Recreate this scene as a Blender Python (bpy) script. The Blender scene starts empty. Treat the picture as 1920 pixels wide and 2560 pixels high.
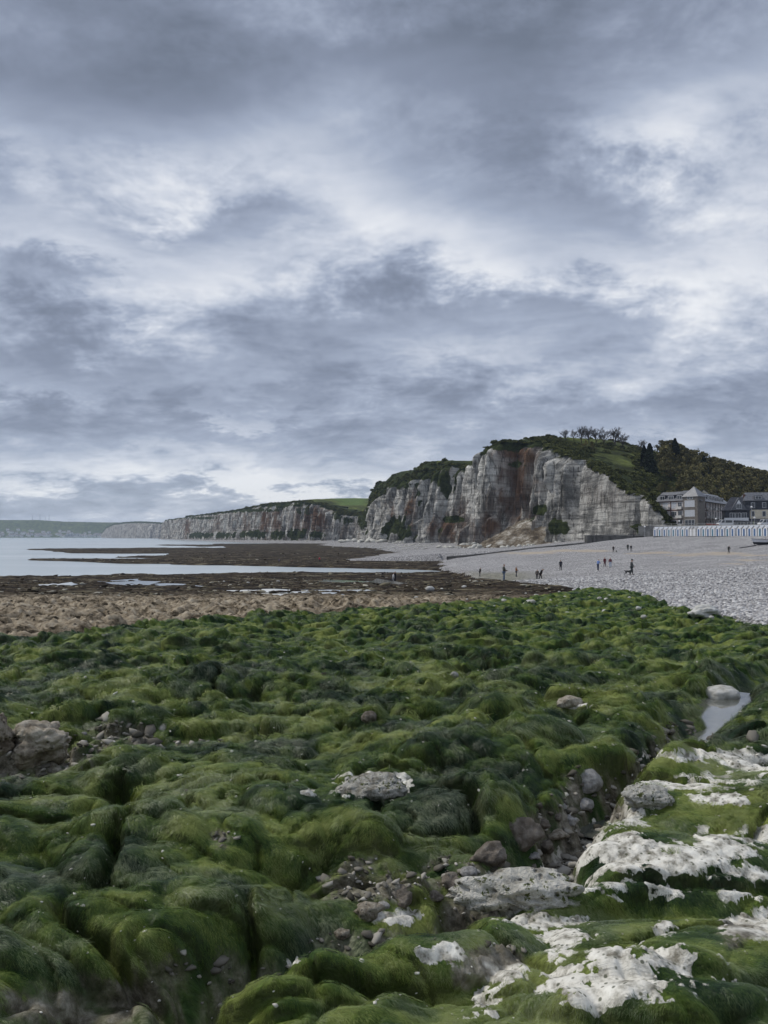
import bpy, bmesh, math, random
import numpy as np
from mathutils import Vector, Matrix, Euler, Quaternion

scene = bpy.context.scene
col = scene.collection
R = math.radians
FOC = 1923.0            # focal length in pixels of the 1920x2560 photograph
CAM_Z = 9.0             # eye height above the low-tide sea level
HAZE_D = 0.00007         # density of the sea air per metre
PITCH = math.atan(60.0 / FOC)

# ------------------------------------------------------------------ camera
cam_data = bpy.data.cameras.new('camera')
cam = bpy.data.objects.new('camera', cam_data)
col.objects.link(cam)
cam.location = (0, 0, CAM_Z)
cam.rotation_euler = (R(90) + PITCH, 0, 0)
cam_data.sensor_fit = 'VERTICAL'
cam_data.sensor_height = 36.0
cam_data.lens = 36.0 * FOC / 2560.0
cam_data.clip_start = 0.05
cam_data.clip_end = 60000
scene.camera = cam

def ray(px, py):
    a = (px - 960) / FOC
    b = (1280 - py) / FOC
    return Vector((a, math.cos(PITCH) - b * math.sin(PITCH), math.sin(PITCH) + b * math.cos(PITCH)))

def at(px, py, d):
    """point of the place seen at photo pixel (px, py) at depth d metres"""
    r = ray(px, py)
    return Vector((r.x, r.y, r.z)) * (d / r.y) + Vector((0, 0, CAM_Z))

# ------------------------------------------------------------------ exposure
scene.view_settings.view_transform = 'Standard'
scene.view_settings.look = 'None'
scene.view_settings.exposure = 0.46
scene.view_settings.gamma = 1.0
scene.view_settings.use_curve_mapping = False
scene.cycles.use_denoising = True
scene.cycles.use_adaptive_sampling = True
scene.cycles.adaptive_threshold = 0.015
scene.cycles.adaptive_min_samples = 12
scene.cycles.max_bounces = 5
scene.cycles.diffuse_bounces = 1
scene.cycles.glossy_bounces = 3
scene.cycles.transparent_max_bounces = 6
scene.cycles.volume_bounces = 1
scene.cycles.caustics_reflective = False
scene.cycles.caustics_refractive = False

# ------------------------------------------------------------------ node helpers
class NT:
    def __init__(s, tree):
        s.t = tree; s.n = tree.nodes; s.l = tree.links
    def add(s, typ, **kw):
        n = s.n.new(typ)
        for k, v in kw.items():
            setattr(n, k, v)
        return n
    def put(s, sock, v):
        if hasattr(v, 'is_linked') or isinstance(v, bpy.types.NodeSocket):
            s.l.new(v, sock)
        else:
            sock.default_value = v
    def math(s, op, a, b=0.0, c=None, clamp=False):
        n = s.add('ShaderNodeMath', operation=op); n.use_clamp = clamp
        s.put(n.inputs[0], a); s.put(n.inputs[1], b)
        if c is not None: s.put(n.inputs[2], c)
        return n.outputs[0]
    def vmath(s, op, a, b=(0, 0, 0), out=0):
        n = s.add('ShaderNodeVectorMath', operation=op)
        s.put(n.inputs[0], a)
        if op == 'SCALE': s.put(n.inputs[3], b)
        else: s.put(n.inputs[1], b)
        return n.outputs[out]
    def length(s, a):
        n = s.add('ShaderNodeVectorMath', operation='LENGTH'); s.put(n.inputs[0], a)
        return n.outputs['Value']
    def noise(s, vec, scale=1.0, detail=4.0, rough=0.5, dist=0.0, out=0):
        n = s.add('ShaderNodeTexNoise')
        if vec is not None: s.put(n.inputs['Vector'], vec)
        n.inputs['Scale'].default_value = scale
        n.inputs['Detail'].default_value = detail
        n.inputs['Roughness'].default_value = rough
        n.inputs['Distortion'].default_value = dist
        return n.outputs[out]
    def voronoi(s, vec, scale=1.0, feature='F1', rnd=1.0, out=0):
        n = s.add('ShaderNodeTexVoronoi', feature=feature)
        if vec is not None: s.put(n.inputs['Vector'], vec)
        n.inputs['Scale'].default_value = scale
        n.inputs['Randomness'].default_value = rnd
        return n.outputs[out]
    def ramp(s, fac, stops, interp='LINEAR'):
        n = s.add('ShaderNodeValToRGB'); r = n.color_ramp; r.interpolation = interp
        while len(r.elements) < len(stops): r.elements.new(0.5)
        for e, (p, c) in zip(r.elements, stops):
            e.position = p; e.color = (c[0], c[1], c[2], 1) if hasattr(c, '__len__') else (c, c, c, 1)
        s.put(n.inputs[0], fac)
        return n.outputs[0]
    def mix(s, fac, a, b, blend='MIX'):
        n = s.add('ShaderNodeMix', data_type='RGBA', blend_type=blend)
        s.put(n.inputs[0], fac)
        s.put(n.inputs[6], a if not isinstance(a, tuple) else (*a, 1)[:4])
        s.put(n.inputs[7], b if not isinstance(b, tuple) else (*b, 1)[:4])
        return n.outputs[2]
    def smooth(s, v, lo, hi, a=0.0, b=1.0):
        n = s.add('ShaderNodeMapRange', interpolation_type='SMOOTHSTEP')
        s.put(n.inputs[0], v)
        for i, q in zip((1, 2, 3, 4), (lo, hi, a, b)): n.inputs[i].default_value = q
        return n.outputs[0]
    def sep(s, v):
        n = s.add('ShaderNodeSeparateXYZ'); s.put(n.inputs[0], v); return n.outputs
    def comb(s, x, y, z):
        n = s.add('ShaderNodeCombineXYZ')
        s.put(n.inputs[0], x); s.put(n.inputs[1], y); s.put(n.inputs[2], z); return n.outputs[0]
    def attr(s, name, out=2):
        n = s.add('ShaderNodeAttribute', attribute_name=name); return n.outputs[out]
    def bump(s, h, strength=0.5, dist=0.1, normal=None):
        n = s.add('ShaderNodeBump'); n.inputs['Strength'].default_value = strength
        n.inputs['Distance'].default_value = dist; s.put(n.inputs['Height'], h)
        if normal is not None: s.put(n.inputs['Normal'], normal)
        return n.outputs[0]

def material(name):
    m = bpy.data.materials.new(name); m.use_nodes = True
    nt = NT(m.node_tree); b = m.node_tree.nodes['Principled BSDF']
    return m, nt, b

def simple_mat(name, colour, rough=0.7, var=0.12, scale=8.0, metal=0.0, bump=0.0, spec=0.5):
    m, nt, b = material(name)
    g = nt.add('ShaderNodeTexCoord')
    n = nt.noise(g.outputs['Object'], scale, 4, 0.6)
    lo = tuple(c * (1 - var * 2) for c in colour); hi = tuple(min(1, c * (1 + var * 2)) for c in colour)
    nt.put(b.inputs['Base Color'], nt.ramp(n, [(0.3, lo), (0.7, hi)]))
    b.inputs['Roughness'].default_value = rough
    b.inputs['Metallic'].default_value = metal
    b.inputs['Specular IOR Level'].default_value = spec
    if bump: nt.put(b.inputs['Normal'], nt.bump(n, bump, 0.05))
    return m

# ------------------------------------------------------------------ sky and sun
SUN_EL, SUN_AZ = R(48), R(-70)      # azimuth from +Y towards +X
world = bpy.data.worlds.new('World'); scene.world = world
world.use_nodes = True
w = NT(world.node_tree)
for n in list(w.n): w.n.remove(n)
wo = w.add('ShaderNodeOutputWorld')
skyt = w.add('ShaderNodeTexSky', sky_type='NISHITA')
skyt.sun_disc = False
skyt.sun_elevation = SUN_EL
skyt.sun_rotation = SUN_AZ
skyt.altitude = 10
bg_sky = w.add('ShaderNodeBackground'); w.put(bg_sky.inputs[0], skyt.outputs[0])
bg_sky.inputs[1].default_value = 0.075
tc = w.add('ShaderNodeTexCoord')
D = w.vmath('NORMALIZE', tc.outputs['Generated'])
dx, dy, dz = w.sep(D)
az = w.math('ARCTAN2', dx, dy)
el = w.math('ARCSINE', dz)
zz = w.math('ADD', w.math('MAXIMUM', dz, 0.0), 0.30)
P = w.comb(w.math('DIVIDE', dx, zz), w.math('DIVIDE', dy, zz), 0.0)          # cloud deck seen from below
P = w.vmath('ADD', P, (13.7, 4.2, 0.0))
def noise2(vec, scale, detail, rough, dist=0.0, out=0):
    n = w.add('ShaderNodeTexNoise', noise_dimensions='2D'); w.put(n.inputs['Vector'], vec)
    n.inputs['Scale'].default_value = scale; n.inputs['Detail'].default_value = detail
    n.inputs['Roughness'].default_value = rough; n.inputs['Distortion'].default_value = dist
    return n.outputs[out]
warp = noise2(P, 1.3, 2.0, 0.5, 0.0, 1)
warp = w.vmath('SUBTRACT', warp, (0.5, 0.5, 0.5))
Pw = w.vmath('ADD', P, w.vmath('SCALE', warp, 0.40))
Pw = w.vmath('MULTIPLY', Pw, (1.15, 1.5, 0.0))
n1 = noise2(Pw, 0.8, 3, 0.52)
n2 = noise2(w.vmath('ADD', w.vmath('MULTIPLY', P, (1.0, 1.15, 0.0)), (7.1, 3.3, 0.0)), 3.7, 8, 0.66, 0.10)
val = w.math('ADD', w.math('MULTIPLY', w.math('SUBTRACT', n1, 0.5), 0.45), w.math('MULTIPLY', w.math('SUBTRACT', n2, 0.5), 1.12))
n3 = noise2(w.vmath('MULTIPLY', Pw, (8.0, 15.0, 0.0)), 1.0, 4, 0.6)
val = w.math('ADD', val, w.math('MULTIPLY', w.math('SUBTRACT', n3, 0.5), 0.20))
# broad masses of the cloud deck: (photo px, py, radius x, radius y, weight)
MASSES = [(900, 50, 1500, 220, -.46), (250, 250, 620, 100, -.20), (1000, 190, 800, 90, -.16), (1700, 20, 700, 120, -.10),
          (1370, 460, 230, 150, -.30), (1060, 450, 200, 90, -.15), (1280, 380, 300, 90, -.10), (700, 830, 520, 80, -.26), (1340, 750, 260, 60, -.22), (1000, 790, 300, 50, -.12),
          (420, 960, 700, 80, -.12), (40, 760, 260, 120, -.24), (700, 1075, 1300, 60, -.14), (1500, 990, 700, 50, -.10), (250, 415, 150, 60, -.18),
          (350, 1228, 700, 30, .28), (420, 575, 190, 55, -.20), (1660, 530, 200, 90, -.14), (60, 650, 120, 40, -.10), (1800, 860, 300, 40, -.06), (1560, 390, 110, 60, -.10),
          (560, 440, 300, 90, .22), (150, 360, 260, 60, .18), (120, 585, 190, 60, .24), (280, 745, 300, 75, .34), (560, 690, 400, 60, .16),
          (900, 600, 300, 80, .18), (1150, 620, 300, 70, .16), (1080, 690, 200, 50, .16), (1500, 690, 300, 60, .30), (1850, 720, 220, 90, .28), (1760, 260, 240, 80, .26), (1620, 330, 120, 90, .16),
          (900, 250, 260, 70, .16), (1880, 500, 130, 120, .12), (760, 370, 300, 80, .10),
          (400, 1178, 800, 40, .36), (900, 1232, 420, 26, .26), (90, 935, 230, 36, .22), (1900, 1165, 150, 32, .36), (1400, 890, 520, 60, .14), (560, 1030, 160, 20, .18), (1600, 1060, 500, 30, .10)]
n2v = w.math('SUBTRACT', n2, 0.5)
v2 = w.comb(w.math('ADD', az, w.math('MULTIPLY', n2v, 0.22)), w.math('ADD', el, w.math('MULTIPLY', n2v, 0.16)), 0.0)
v2 = w.vmath('ADD', v2, w.vmath('MULTIPLY', warp, (0.20, 0.11, 0.0)))
for (cx, cy, rx, ry, wt) in MASSES:
    r0 = ray(cx, cy).normalized()
    a0, e0 = math.atan2(r0.x, r0.y), math.asin(r0.z)
    kx_, ky_ = FOC / rx * 0.62, FOC / ry * 0.62
    mq = w.add('ShaderNodeVectorMath', operation='MULTIPLY_ADD'); w.put(mq.inputs[0], v2)
    mq.inputs[1].default_value = (kx_, ky_, 0); mq.inputs[2].default_value = (-a0 * kx_, -e0 * ky_, 0)
    q = mq.outputs[0]
    val = w.math('ADD', val, w.smooth(w.length(q), 0.0, 1.0, wt * .80, 0.0))
val = w.math('ADD', val, 0.555)
cloud = w.ramp(val, [(0.0, (.158, .188, .250)), (0.28, (.236, .276, .366)), (0.52, (.356, .408, .520)), (0.74, (.545, .590, .685)), (1.0, (.81, .83, .87))])
bg_c = w.add('ShaderNodeBackground'); w.put(bg_c.inputs[0], cloud); bg_c.inputs[1].default_value = 0.77
cover = w.smooth(w.math('ADD', dz, w.math('MULTIPLY', w.math('SUBTRACT', n2, 0.5), 0.10)), -0.02, 0.16, 0.86, 0.97)
ms = w.add('ShaderNodeMixShader'); w.put(ms.inputs[0], cover)
w.l.new(bg_sky.outputs[0], ms.inputs[1]); w.l.new(bg_c.outputs[0], ms.inputs[2]); w.l.new(ms.outputs[0], wo.inputs[0])

sd = bpy.data.lights.new('sun', 'SUN'); sun = bpy.data.objects.new('sun', sd); col.objects.link(sun)
sd.energy = 1.5; sd.angle = R(11); sd.color = (1.0, 0.95, 0.87)
sdir = Vector((math.sin(SUN_AZ) * math.cos(SUN_EL), math.cos(SUN_AZ) * math.cos(SUN_EL), math.sin(SUN_EL)))
sun.rotation_euler = sdir.to_track_quat('Z', 'Y').to_euler()
sun.location = (0, 0, 200)

# ------------------------------------------------------------------ object helpers
def tag(o, label=None, cat=None, group=None, kind=None):
    if label: o['label'] = label
    if cat: o['category'] = cat
    if group: o['group'] = group
    if kind: o['kind'] = kind
    return o

def link(name, me, mat=None, parent=None, loc=None, rotz=None):
    o = bpy.data.objects.new(name, me); col.objects.link(o)
    if me is not None and mat is not None and hasattr(me, 'materials') and len(me.materials) == 0:
        me.materials.append(mat)
    if parent is not None: o.parent = parent
    if loc is not None: o.location = loc
    if rotz is not None: o.rotation_euler = (0, 0, rotz)
    return o

def empty(name, loc=(0, 0, 0), rotz=0.0):
    o = bpy.data.objects.new(name, None); col.objects.link(o)
    o.empty_display_size = 0.2
    o.location = loc; o.rotation_euler = (0, 0, rotz)
    return o

def copy_tree(o, parent=None):
    c = o.copy(); col.objects.link(c)
    if parent is not None: c.parent = parent
    for ch in list(o.children): copy_tree(ch, c)
    return c

def np_mesh(name, V, F, smooth=True, attrs=None):
    """V (n,3) array, F (m,3|4) array"""
    V = np.asarray(V, dtype=np.float32); F = np.asarray(F, dtype=np.int32)
    me = bpy.data.meshes.new(name)
    k = F.shape[1]
    me.vertices.add(len(V)); me.vertices.foreach_set('co', V.ravel())
    me.loops.add(F.size); me.loops.foreach_set('vertex_index', F.ravel())
    me.polygons.add(len(F)); me.polygons.foreach_set('loop_start', np.arange(0, F.size, k, dtype=np.int32))
    me.polygons.foreach_set('loop_total', np.full(len(F), k, dtype=np.int32))
    me.polygons.foreach_set('use_smooth', np.full(len(F), bool(smooth)))
    me.update(calc_edges=True)
    for nm, a in (attrs or {}).items():
        at_ = me.attributes.new(nm, 'FLOAT', 'POINT'); at_.data.foreach_set('value', np.asarray(a, dtype=np.float32).ravel())
    return me

def grid_faces(nr, nc, mask=None):
    i = np.arange(nr * nc).reshape(nr, nc)
    F = np.stack([i[:-1, :-1], i[:-1, 1:], i[1:, 1:], i[1:, :-1]], -1)
    if mask is not None: F = F[mask]
    return F.reshape(-1, 4)

class MB:
    """collects boxes, bars and tubes; build() links them as ONE mesh object"""
    def __init__(s): s.v = []; s.f = []
    def add(s, vs, fs):
        o = len(s.v); s.v += [tuple(v) for v in vs]; s.f += [tuple(i + o for i in f) for f in fs]; return s
    def box(s, x0, x1, y0, y1, z0, z1):
        return s.add([(x0, y0, z0), (x1, y0, z0), (x1, y1, z0), (x0, y1, z0), (x0, y0, z1), (x1, y0, z1), (x1, y1, z1), (x0, y1, z1)],
                     [(0, 3, 2, 1), (4, 5, 6, 7), (0, 1, 5, 4), (1, 2, 6, 5), (2, 3, 7, 6), (3, 0, 4, 7)])
    def prism(s, poly, y0, y1):
        """polygon in x,z extruded along y"""
        n = len(poly)
        vs = [(x, y0, z) for x, z in poly] + [(x, y1, z) for x, z in poly]
        fs = [tuple(range(n)), tuple(range(2 * n - 1, n - 1, -1))] + [(i, i + n, (i + 1) % n + n, (i + 1) % n) for i in range(n)]
        return s.add(vs, fs)
    def plan(s, poly, z0, z1):
        n = len(poly); vs = [(x, y, z0) for x, y in poly] + [(x, y, z1) for x, y in poly]
        return s.add(vs, [tuple(range(n - 1, -1, -1)), tuple(range(n, 2 * n))] + [(i, (i + 1) % n, (i + 1) % n + n, i + n) for i in range(n)])
    def tube(s, p, q, r0, r1=None, n=8, cap=True):
        p, q = Vector(p), Vector(q); r1 = r0 if r1 is None else r1
        d = (q - p).normalized(); a = d.orthogonal().normalized(); b = d.cross(a)
        vs = []
        for c, r in ((p, r0), (q, r1)):
            for k in range(n):
                t = 2 * math.pi * k / n; vs.append(c + a * (r * math.cos(t)) + b * (r * math.sin(t)))
        fs = [(k, (k + 1) % n, n + (k + 1) % n, n + k) for k in range(n)]
        if cap: fs += [tuple(range(n - 1, -1, -1)), tuple(range(n, 2 * n))]
        return s.add(vs, fs)
    def ball(s, c, r, n=8, m=6, sq=(1, 1, 1)):
        vs = []; fs = []
        for i in range(m + 1):
            th = math.pi * i / m
            for k in range(n):
                ph = 2 * math.pi * k / n
                vs.append((c[0] + r * sq[0] * math.sin(th) * math.cos(ph), c[1] + r * sq[1] * math.sin(th) * math.sin(ph), c[2] + r * sq[2] * math.cos(th)))
        for i in range(m):
            for k in range(n):
                fs.append((i * n + k, (i + 1) * n + k, (i + 1) * n + (k + 1) % n, i * n + (k + 1) % n))
        return s.add(vs, fs)
    def mesh(s, name, smooth=False):
        me = bpy.data.meshes.new(name); me.from_pydata(s.v, [], s.f)
        if smooth: me.polygons.foreach_set('use_smooth', [True] * len(me.polygons))
        me.validate(); me.update(); return me
    def build(s, name, mat, parent=None, smooth=False):
        return link(name, s.mesh(name, smooth), mat, parent)

# ------------------------------------------------------------------ numpy noise
_TAB = {}
def _table(seed):
    if seed not in _TAB:
        _TAB[seed] = np.random.RandomState((seed * 7919 + 13) % (2 ** 31)).rand(256, 256).astype(np.float32)
    return _TAB[seed]
_GT = {}
def _hash(ix, iy, seed):
    return _table(seed)[ix & 255, iy & 255]

def perlin(x, y, seed=0):
    x = np.asarray(x, np.float64); y = np.asarray(y, np.float64)
    fx0 = np.floor(x); fy0 = np.floor(y)
    ix = fx0.astype(np.int32); iy = fy0.astype(np.int32)
    fx = (x - fx0).astype(np.float32); fy = (y - fy0).astype(np.float32)
    if seed not in _GT:
        a = _table(seed) * 6.2831853
        _GT[seed] = (np.cos(a).ravel(), np.sin(a).ravel())
    gc, gs = _GT[seed]
    u = fx * fx * fx * (fx * (fx * 6 - 15) + 10); v = fy * fy * fy * (fy * (fy * 6 - 15) + 10)
    x0 = (ix & 255) << 8; x1 = ((ix + 1) & 255) << 8; y0 = iy & 255; y1 = (iy + 1) & 255
    i = x0 + y0; a = gc[i] * fx + gs[i] * fy
    i = x1 + y0; b = gc[i] * (fx - 1) + gs[i] * fy
    i = x0 + y1; c = gc[i] * fx + gs[i] * (fy - 1)
    i = x1 + y1; d = gc[i] * (fx - 1) + gs[i] * (fy - 1)
    return (a + (b - a) * u + (c - a) * v + (a - b - c + d) * u * v) * np.float32(1.5)

def fbm(x, y, oct=4, seed=0, rough=0.5):
    s = 0; a = 1.0; t = 0
    for k in range(oct):
        s = s + a * perlin(x * 2 ** k + 17.3 * k, y * 2 ** k - 9.1 * k, seed + k); t += a; a *= rough
    return s / t

def domes(x, y, seed=0, power=0.6, rlo=0.62, rhi=1.05, hlo=0.35):
    """union of rounded lumps, one per unit cell"""
    ix = np.floor(x).astype(np.int32); iy = np.floor(y).astype(np.int32); out = np.zeros(np.shape(x), np.float32)
    x = x.astype(np.float32) if hasattr(x, 'astype') else x; y = y.astype(np.float32)
    for ox in (-1, 0, 1):
        for oy in (-1, 0, 1):
            cx = ix + ox; cy = iy + oy
            jx = cx + 0.1 + 0.8 * _hash(cx, cy, seed); jy = cy + 0.1 + 0.8 * _hash(cx, cy, seed + 11)
            r = rlo + (rhi - rlo) * _hash(cx, cy, seed + 23); h = hlo + (1 - hlo) * _hash(cx, cy, seed + 37)
            d2 = ((x - jx) ** 2 + (y - jy) ** 2) / (r * r)
            out = np.maximum(out, h * np.clip(1 - d2, 0, 1) ** power)
    return out

def sstep(v, lo, hi):
    t = np.clip((v - lo) / (hi - lo), 0, 1); return t * t * (3 - 2 * t)

class TPS:
    def __init__(s, pts, lam=1e-3, scale=100.0):
        p = np.array(pts, float); s.s = scale; s.p = p[:, :2] / scale; n = len(p)
        K = s._k(s.p, s.p) + lam * np.eye(n)
        Q = np.hstack([np.ones((n, 1)), s.p])
        A = np.block([[K, Q], [Q.T, np.zeros((3, 3))]])
        s.w = np.linalg.solve(A, np.concatenate([p[:, 2], np.zeros(3)])); s.n = n
    @staticmethod
    def _k(a, b):
        r2 = ((a[:, None, :] - b[None]) ** 2).sum(-1)
        return 0.5 * r2 * np.log(r2 + 1e-12)
    def __call__(s, x, y):
        sh = np.shape(x); q = np.stack([np.ravel(x), np.ravel(y)], -1).astype(float) / s.s
        out = np.empty(len(q))
        for i in range(0, len(q), 40000):
            c = q[i:i + 40000]
            out[i:i + 40000] = s._k(c, s.p) @ s.w[:s.n] + s.w[s.n] + c @ s.w[s.n + 1:]
        return out.reshape(sh)
# ================================================================== LARGE STRUCTURE
# ------------------------------------------------------------------ the coast line: (photo px, depth in metres)
COAST = [(1636, 271), (1629, 273), (1600, 277), (1560, 291), (1500, 312), (1442, 338), (1432, 352), (1400, 362), (1340, 388), (1280, 415), (1225, 442), (1185, 462),
         (1170, 480), (1160, 520), (1140, 528), (1080, 552), (1020, 594), (970, 642), (930, 690), (914, 742), (909, 850), (880, 890),
         (840, 908), (790, 942), (740, 985), (700, 1035), (640, 1155), (560, 1375), (480, 1700), (430, 1980), (408, 2120), (404, 2500)]
COAST_XY = np.array([((p - 960) / FOC * d, d) for p, d in COAST])
# height of the beach at the foot of the cliff
FOOT = np.interp(np.arange(len(COAST)), [0, 3, 6, 11, 15, 19, 25, 29, 31], [9.0, 8.0, 6.6, 5.2, 5.0, 4.6, 3.8, 1.9, 1.2])

def coast_dist(x, y):
    """distance to the coast polyline, height of its foot there, and the side (+ = sea side)"""
    best = np.full(np.shape(x), 1e9); foot = np.zeros(np.shape(x)); side = np.zeros(np.shape(x))
    for i in range(len(COAST_XY) - 1):
        a, b = COAST_XY[i], COAST_XY[i + 1]; ab = b - a
        t = np.clip(((x - a[0]) * ab[0] + (y - a[1]) * ab[1]) / (ab @ ab), 0, 1)
        ddx = x - a[0] - t * ab[0]; ddy = y - a[1] - t * ab[1]
        d = np.hypot(ddx, ddy)
        m = d < best
        best = np.where(m, d, best); foot = np.where(m, FOOT[i] + t * (FOOT[i + 1] - FOOT[i]), foot)
        side = np.where(m, np.sign(ab[0] * ddy - ab[1] * ddx), side)
    return best, foot, side

BEACH = TPS([(-40, -25, 7.9), (0, -25, 8.0), (40, -25, 8.6), (0, 2, 7.4), (-6, 4, 7.22), (6, 4, 7.35), (0, 10, 6.95), (-10, 16, 6.66), (8, 16, 6.72), (13, 26, 6.2),
             (-20, 30, 6.05), (0, 30, 6.05), (-30, 60, 4.7), (0, 60, 4.65), (-50, 100, 2.9), (0, 100, 2.85), (-70, 140, 1.1), (0, 140, 1.05), (-120, 160, .3),
             (12.7, 82, 4.05), (17.4, 140, 1.75), (21.5, 125, 2.45), (21, 105, 3.0), (28.7, 125, 3.4), (32.8, 118, 3.6), (36.7, 125, 3.7), (29.2, 91, 4.3),
             (59, 198, 4.9), (63, 198, 5.3), (79, 177, 5.0), (30, 60, 5.57), (55, 110, 5.5), (91, 190, 6.9), (86, 240, 8.75), (99, 198, 8.75),
             (112, 232, 9.0), (118, 200, 9.2), (92, 254, 8.9), (67, 255, 6.9), (44, 262, 4.4), (21, 262, 1.3), (0, 200, .3), (15, 190, .9), (30, 175, 2.6), (45, 170, 3.9), (60, 60, 8), (100, 120, 9.2),
             (40, 20, 8), (90, 60, 9.5), (140, 160, 9.5)], lam=2e-4)

# edge of the low-tide water in (px, py) of a sea-level surface
WE_U = [-3000, 0, 200, 300, 430, 600, 700, 760, 860, 1000, 1100, 1150]; WE_W = [1449, 1446, 1444, 1439, 1441, 1437, 1435, 1433, 1434, 1435, 1434, 1432]
WT_U = [400, 540, 700, 900, 1050, 1150]; WT_W = [1411, 1413.5, 1417, 1421, 1425, 1430]

def low_land(u, wv):
    """1 where the wave-cut rock stands above low water"""
    lower = sstep(wv - np.interp(u, WE_U, WE_W), -1.0, 1.0)
    def band(u0, top, bot, soft=1.1):
        return sstep(wv - top, -soft, soft * .3) * sstep(bot - wv, -soft * .3, soft) * sstep(u, u0 - 8, u0 + 30)
    A = band(50, 1399.0, np.interp(u, [48, 150, 250, 400, 1200], [1400.5, 1404, 1407.5, 1410.5, 1412]))
    B = band(272, np.interp(u, [270, 420], [1393, 1390]), np.interp(u, [270, 420], [1394.5, 1397.5]))
    C = band(66, np.interp(u, [60, 400], [1373.5, 1370.5]), np.interp(u, [60, 130, 172, 400], [1374.8, 1377.5, 1383.5, 1385]))
    Dd = band(386, 1362.3, np.interp(u, [380, 560], [1364.0, 1366.5]), .8)
    field = sstep(u + (wv - 1390) * 0 , 405, 430) * sstep(wv, 1383, 1386) * sstep(np.interp(u, WT_U, WT_W) - wv, -.6, .9)
    gapw = sstep(wv, 1366.0, 1367.0) * sstep(1370.8 - wv, 0, 1) * (1 - sstep(u, 545, 580))
    field2 = sstep(u, 440 + 0 * u, 470) * sstep(wv, 1357, 1361) * sstep(1387 - wv, 0, 2) * (1 - gapw) * sstep(u - np.interp(wv, [1350, 1362, 1366, 1372], [560, 520, 470, 420]), 0, 25)
    right = sstep(u, 1148, 1160)
    return np.clip(np.maximum.reduce([lower, A, B, C, Dd, field, field2, right]), 0, 1)

# gully, hollows and mounds of the mossy platform, in photo pixels
def on_ground(px, py):
    r = ray(px, py); lo, hi = 1.0, 400.0
    t = lo
    f = lambda t: CAM_Z + r.z * t - float(BEACH(np.array([r.x * t]), np.array([r.y * t]))[0])
    prev = f(t)
    while t < hi:
        t2 = t * 1.06; c = f(t2)
        if c <= 0:
            a, b = t, t2
            for _ in range(25):
                m = (a + b) / 2
                if f(m) > 0: a = m
                else: b = m
            t = (a + b) / 2; break
        t = t2
    return Vector((r.x * t, r.y * t, CAM_Z + r.z * t))

GULLY = [on_ground(*p) for p in [(2000, 1640), (1850, 1690), (1795, 1745), (1745, 1802), (1695, 1855), (1600, 1890), (1500, 1950), (1440, 2040), (1330, 2130), (1180, 2200), (1010, 2265), (840, 2325), (640, 2375), (490, 2450), (400, 2560), (330, 2700)]]
HOLLOW = [on_ground(*p) for p in [(-150, 1905), (60, 1890), (220, 1850), (330, 1830), (470, 1830)]]

def path_dist(x, y, path):
    best = np.full(np.shape(x), 1e9); tt = np.zeros(np.shape(x))
    for i in range(len(path) - 1):
        a, b = path[i], path[i + 1]; ex, ey = b.x - a.x, b.y - a.y
        t = np.clip(((x - a.x) * ex + (y - a.y) * ey) / (ex * ex + ey * ey), 0, 1)
        d = np.hypot(x - a.x - t * ex, y - a.y - t * ey)
        m = d < best; best = np.where(m, d, best); tt = np.where(m, i + t, tt)
    return best, tt

# mounds: px, py, radius m, height m
MOUNDS = [(660, 2420, .42, .20), (1050, 2330, .45, .22), (1300, 2160, .5, .16), (1560, 2440, .42, .18), (1500, 2060, .55, .16), (1700, 2110, .6, .22), (1640, 1900, .7, .22), (1850, 1960, .8, .2),
          (1750, 2330, .5, .12), (560, 2080, .75, .22), (900, 2060, .7, .18), (250, 2260, .8, .24), (120, 2080, .7, .14), (420, 1900, .9, .18), (700, 1930, .9, .12), (1090, 1880, 1.0, .16), (1330, 1830, 1.0, .2), (1850, 1850, .8, .25), (1130, 2020, .6, .2)]
MOUNDS = [(on_ground(a, b), r, h) for a, b, r, h in MOUNDS]
# bare chalk showing through the weed: px, py, rx px, ry px
BARE = [(1540, 2470, 190, 90), (1660, 2400, 80, 35), (1430, 2530, 60, 40), (1310, 2215, 170, 42), (1240, 2235, 90, 45), (1455, 2120, 75, 62), (1400, 2165, 60, 40), (1560, 2145, 80, 70), (1700, 2165, 130, 55), (1790, 2130, 90, 60), (1850, 2210, 110, 42), (1890, 2085, 60, 32),
        (1560, 2045, 70, 32), (1625, 2000, 80, 24), (1730, 1960, 140, 26), (1720, 1888, 150, 20), (1885, 1905, 90, 36), (1350, 2305, 120, 22), (1400, 2345, 60, 22), (1110, 2395, 70, 30), (1250, 2420, 90, 40), (1210, 2510, 60, 40), (985, 2295, 60, 25),
        (930, 1968, 95, 30), (990, 1945, 50, 18), (1890, 2320, 80, 50), (1660, 2325, 25, 20), (205, 2275, 40, 10), (735, 2410, 30, 10), (770, 1985, 25, 10), (1430, 1765, 40, 20), (1540, 2230, 60, 40), (1800, 2000, 90, 18), (1640, 2240, 70, 22)]


# bare brown rock and grit under the ledges
EARTH = [(190, 2520, 250, 80), (420, 2480, 100, 100), (920, 2210, 130, 70), (1450, 2000, 70, 80), (1380, 2060, 70, 50), (1130, 2190, 110, 50), (50, 1890, 170, 60), (300, 1830, 90, 36), (1560, 2480, 0.1, 0.1), (1240, 2390, 100, 40), (1180, 2440, 60, 50), (560, 2100, 40, 30), (1840, 2330, 60, 60)]

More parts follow.
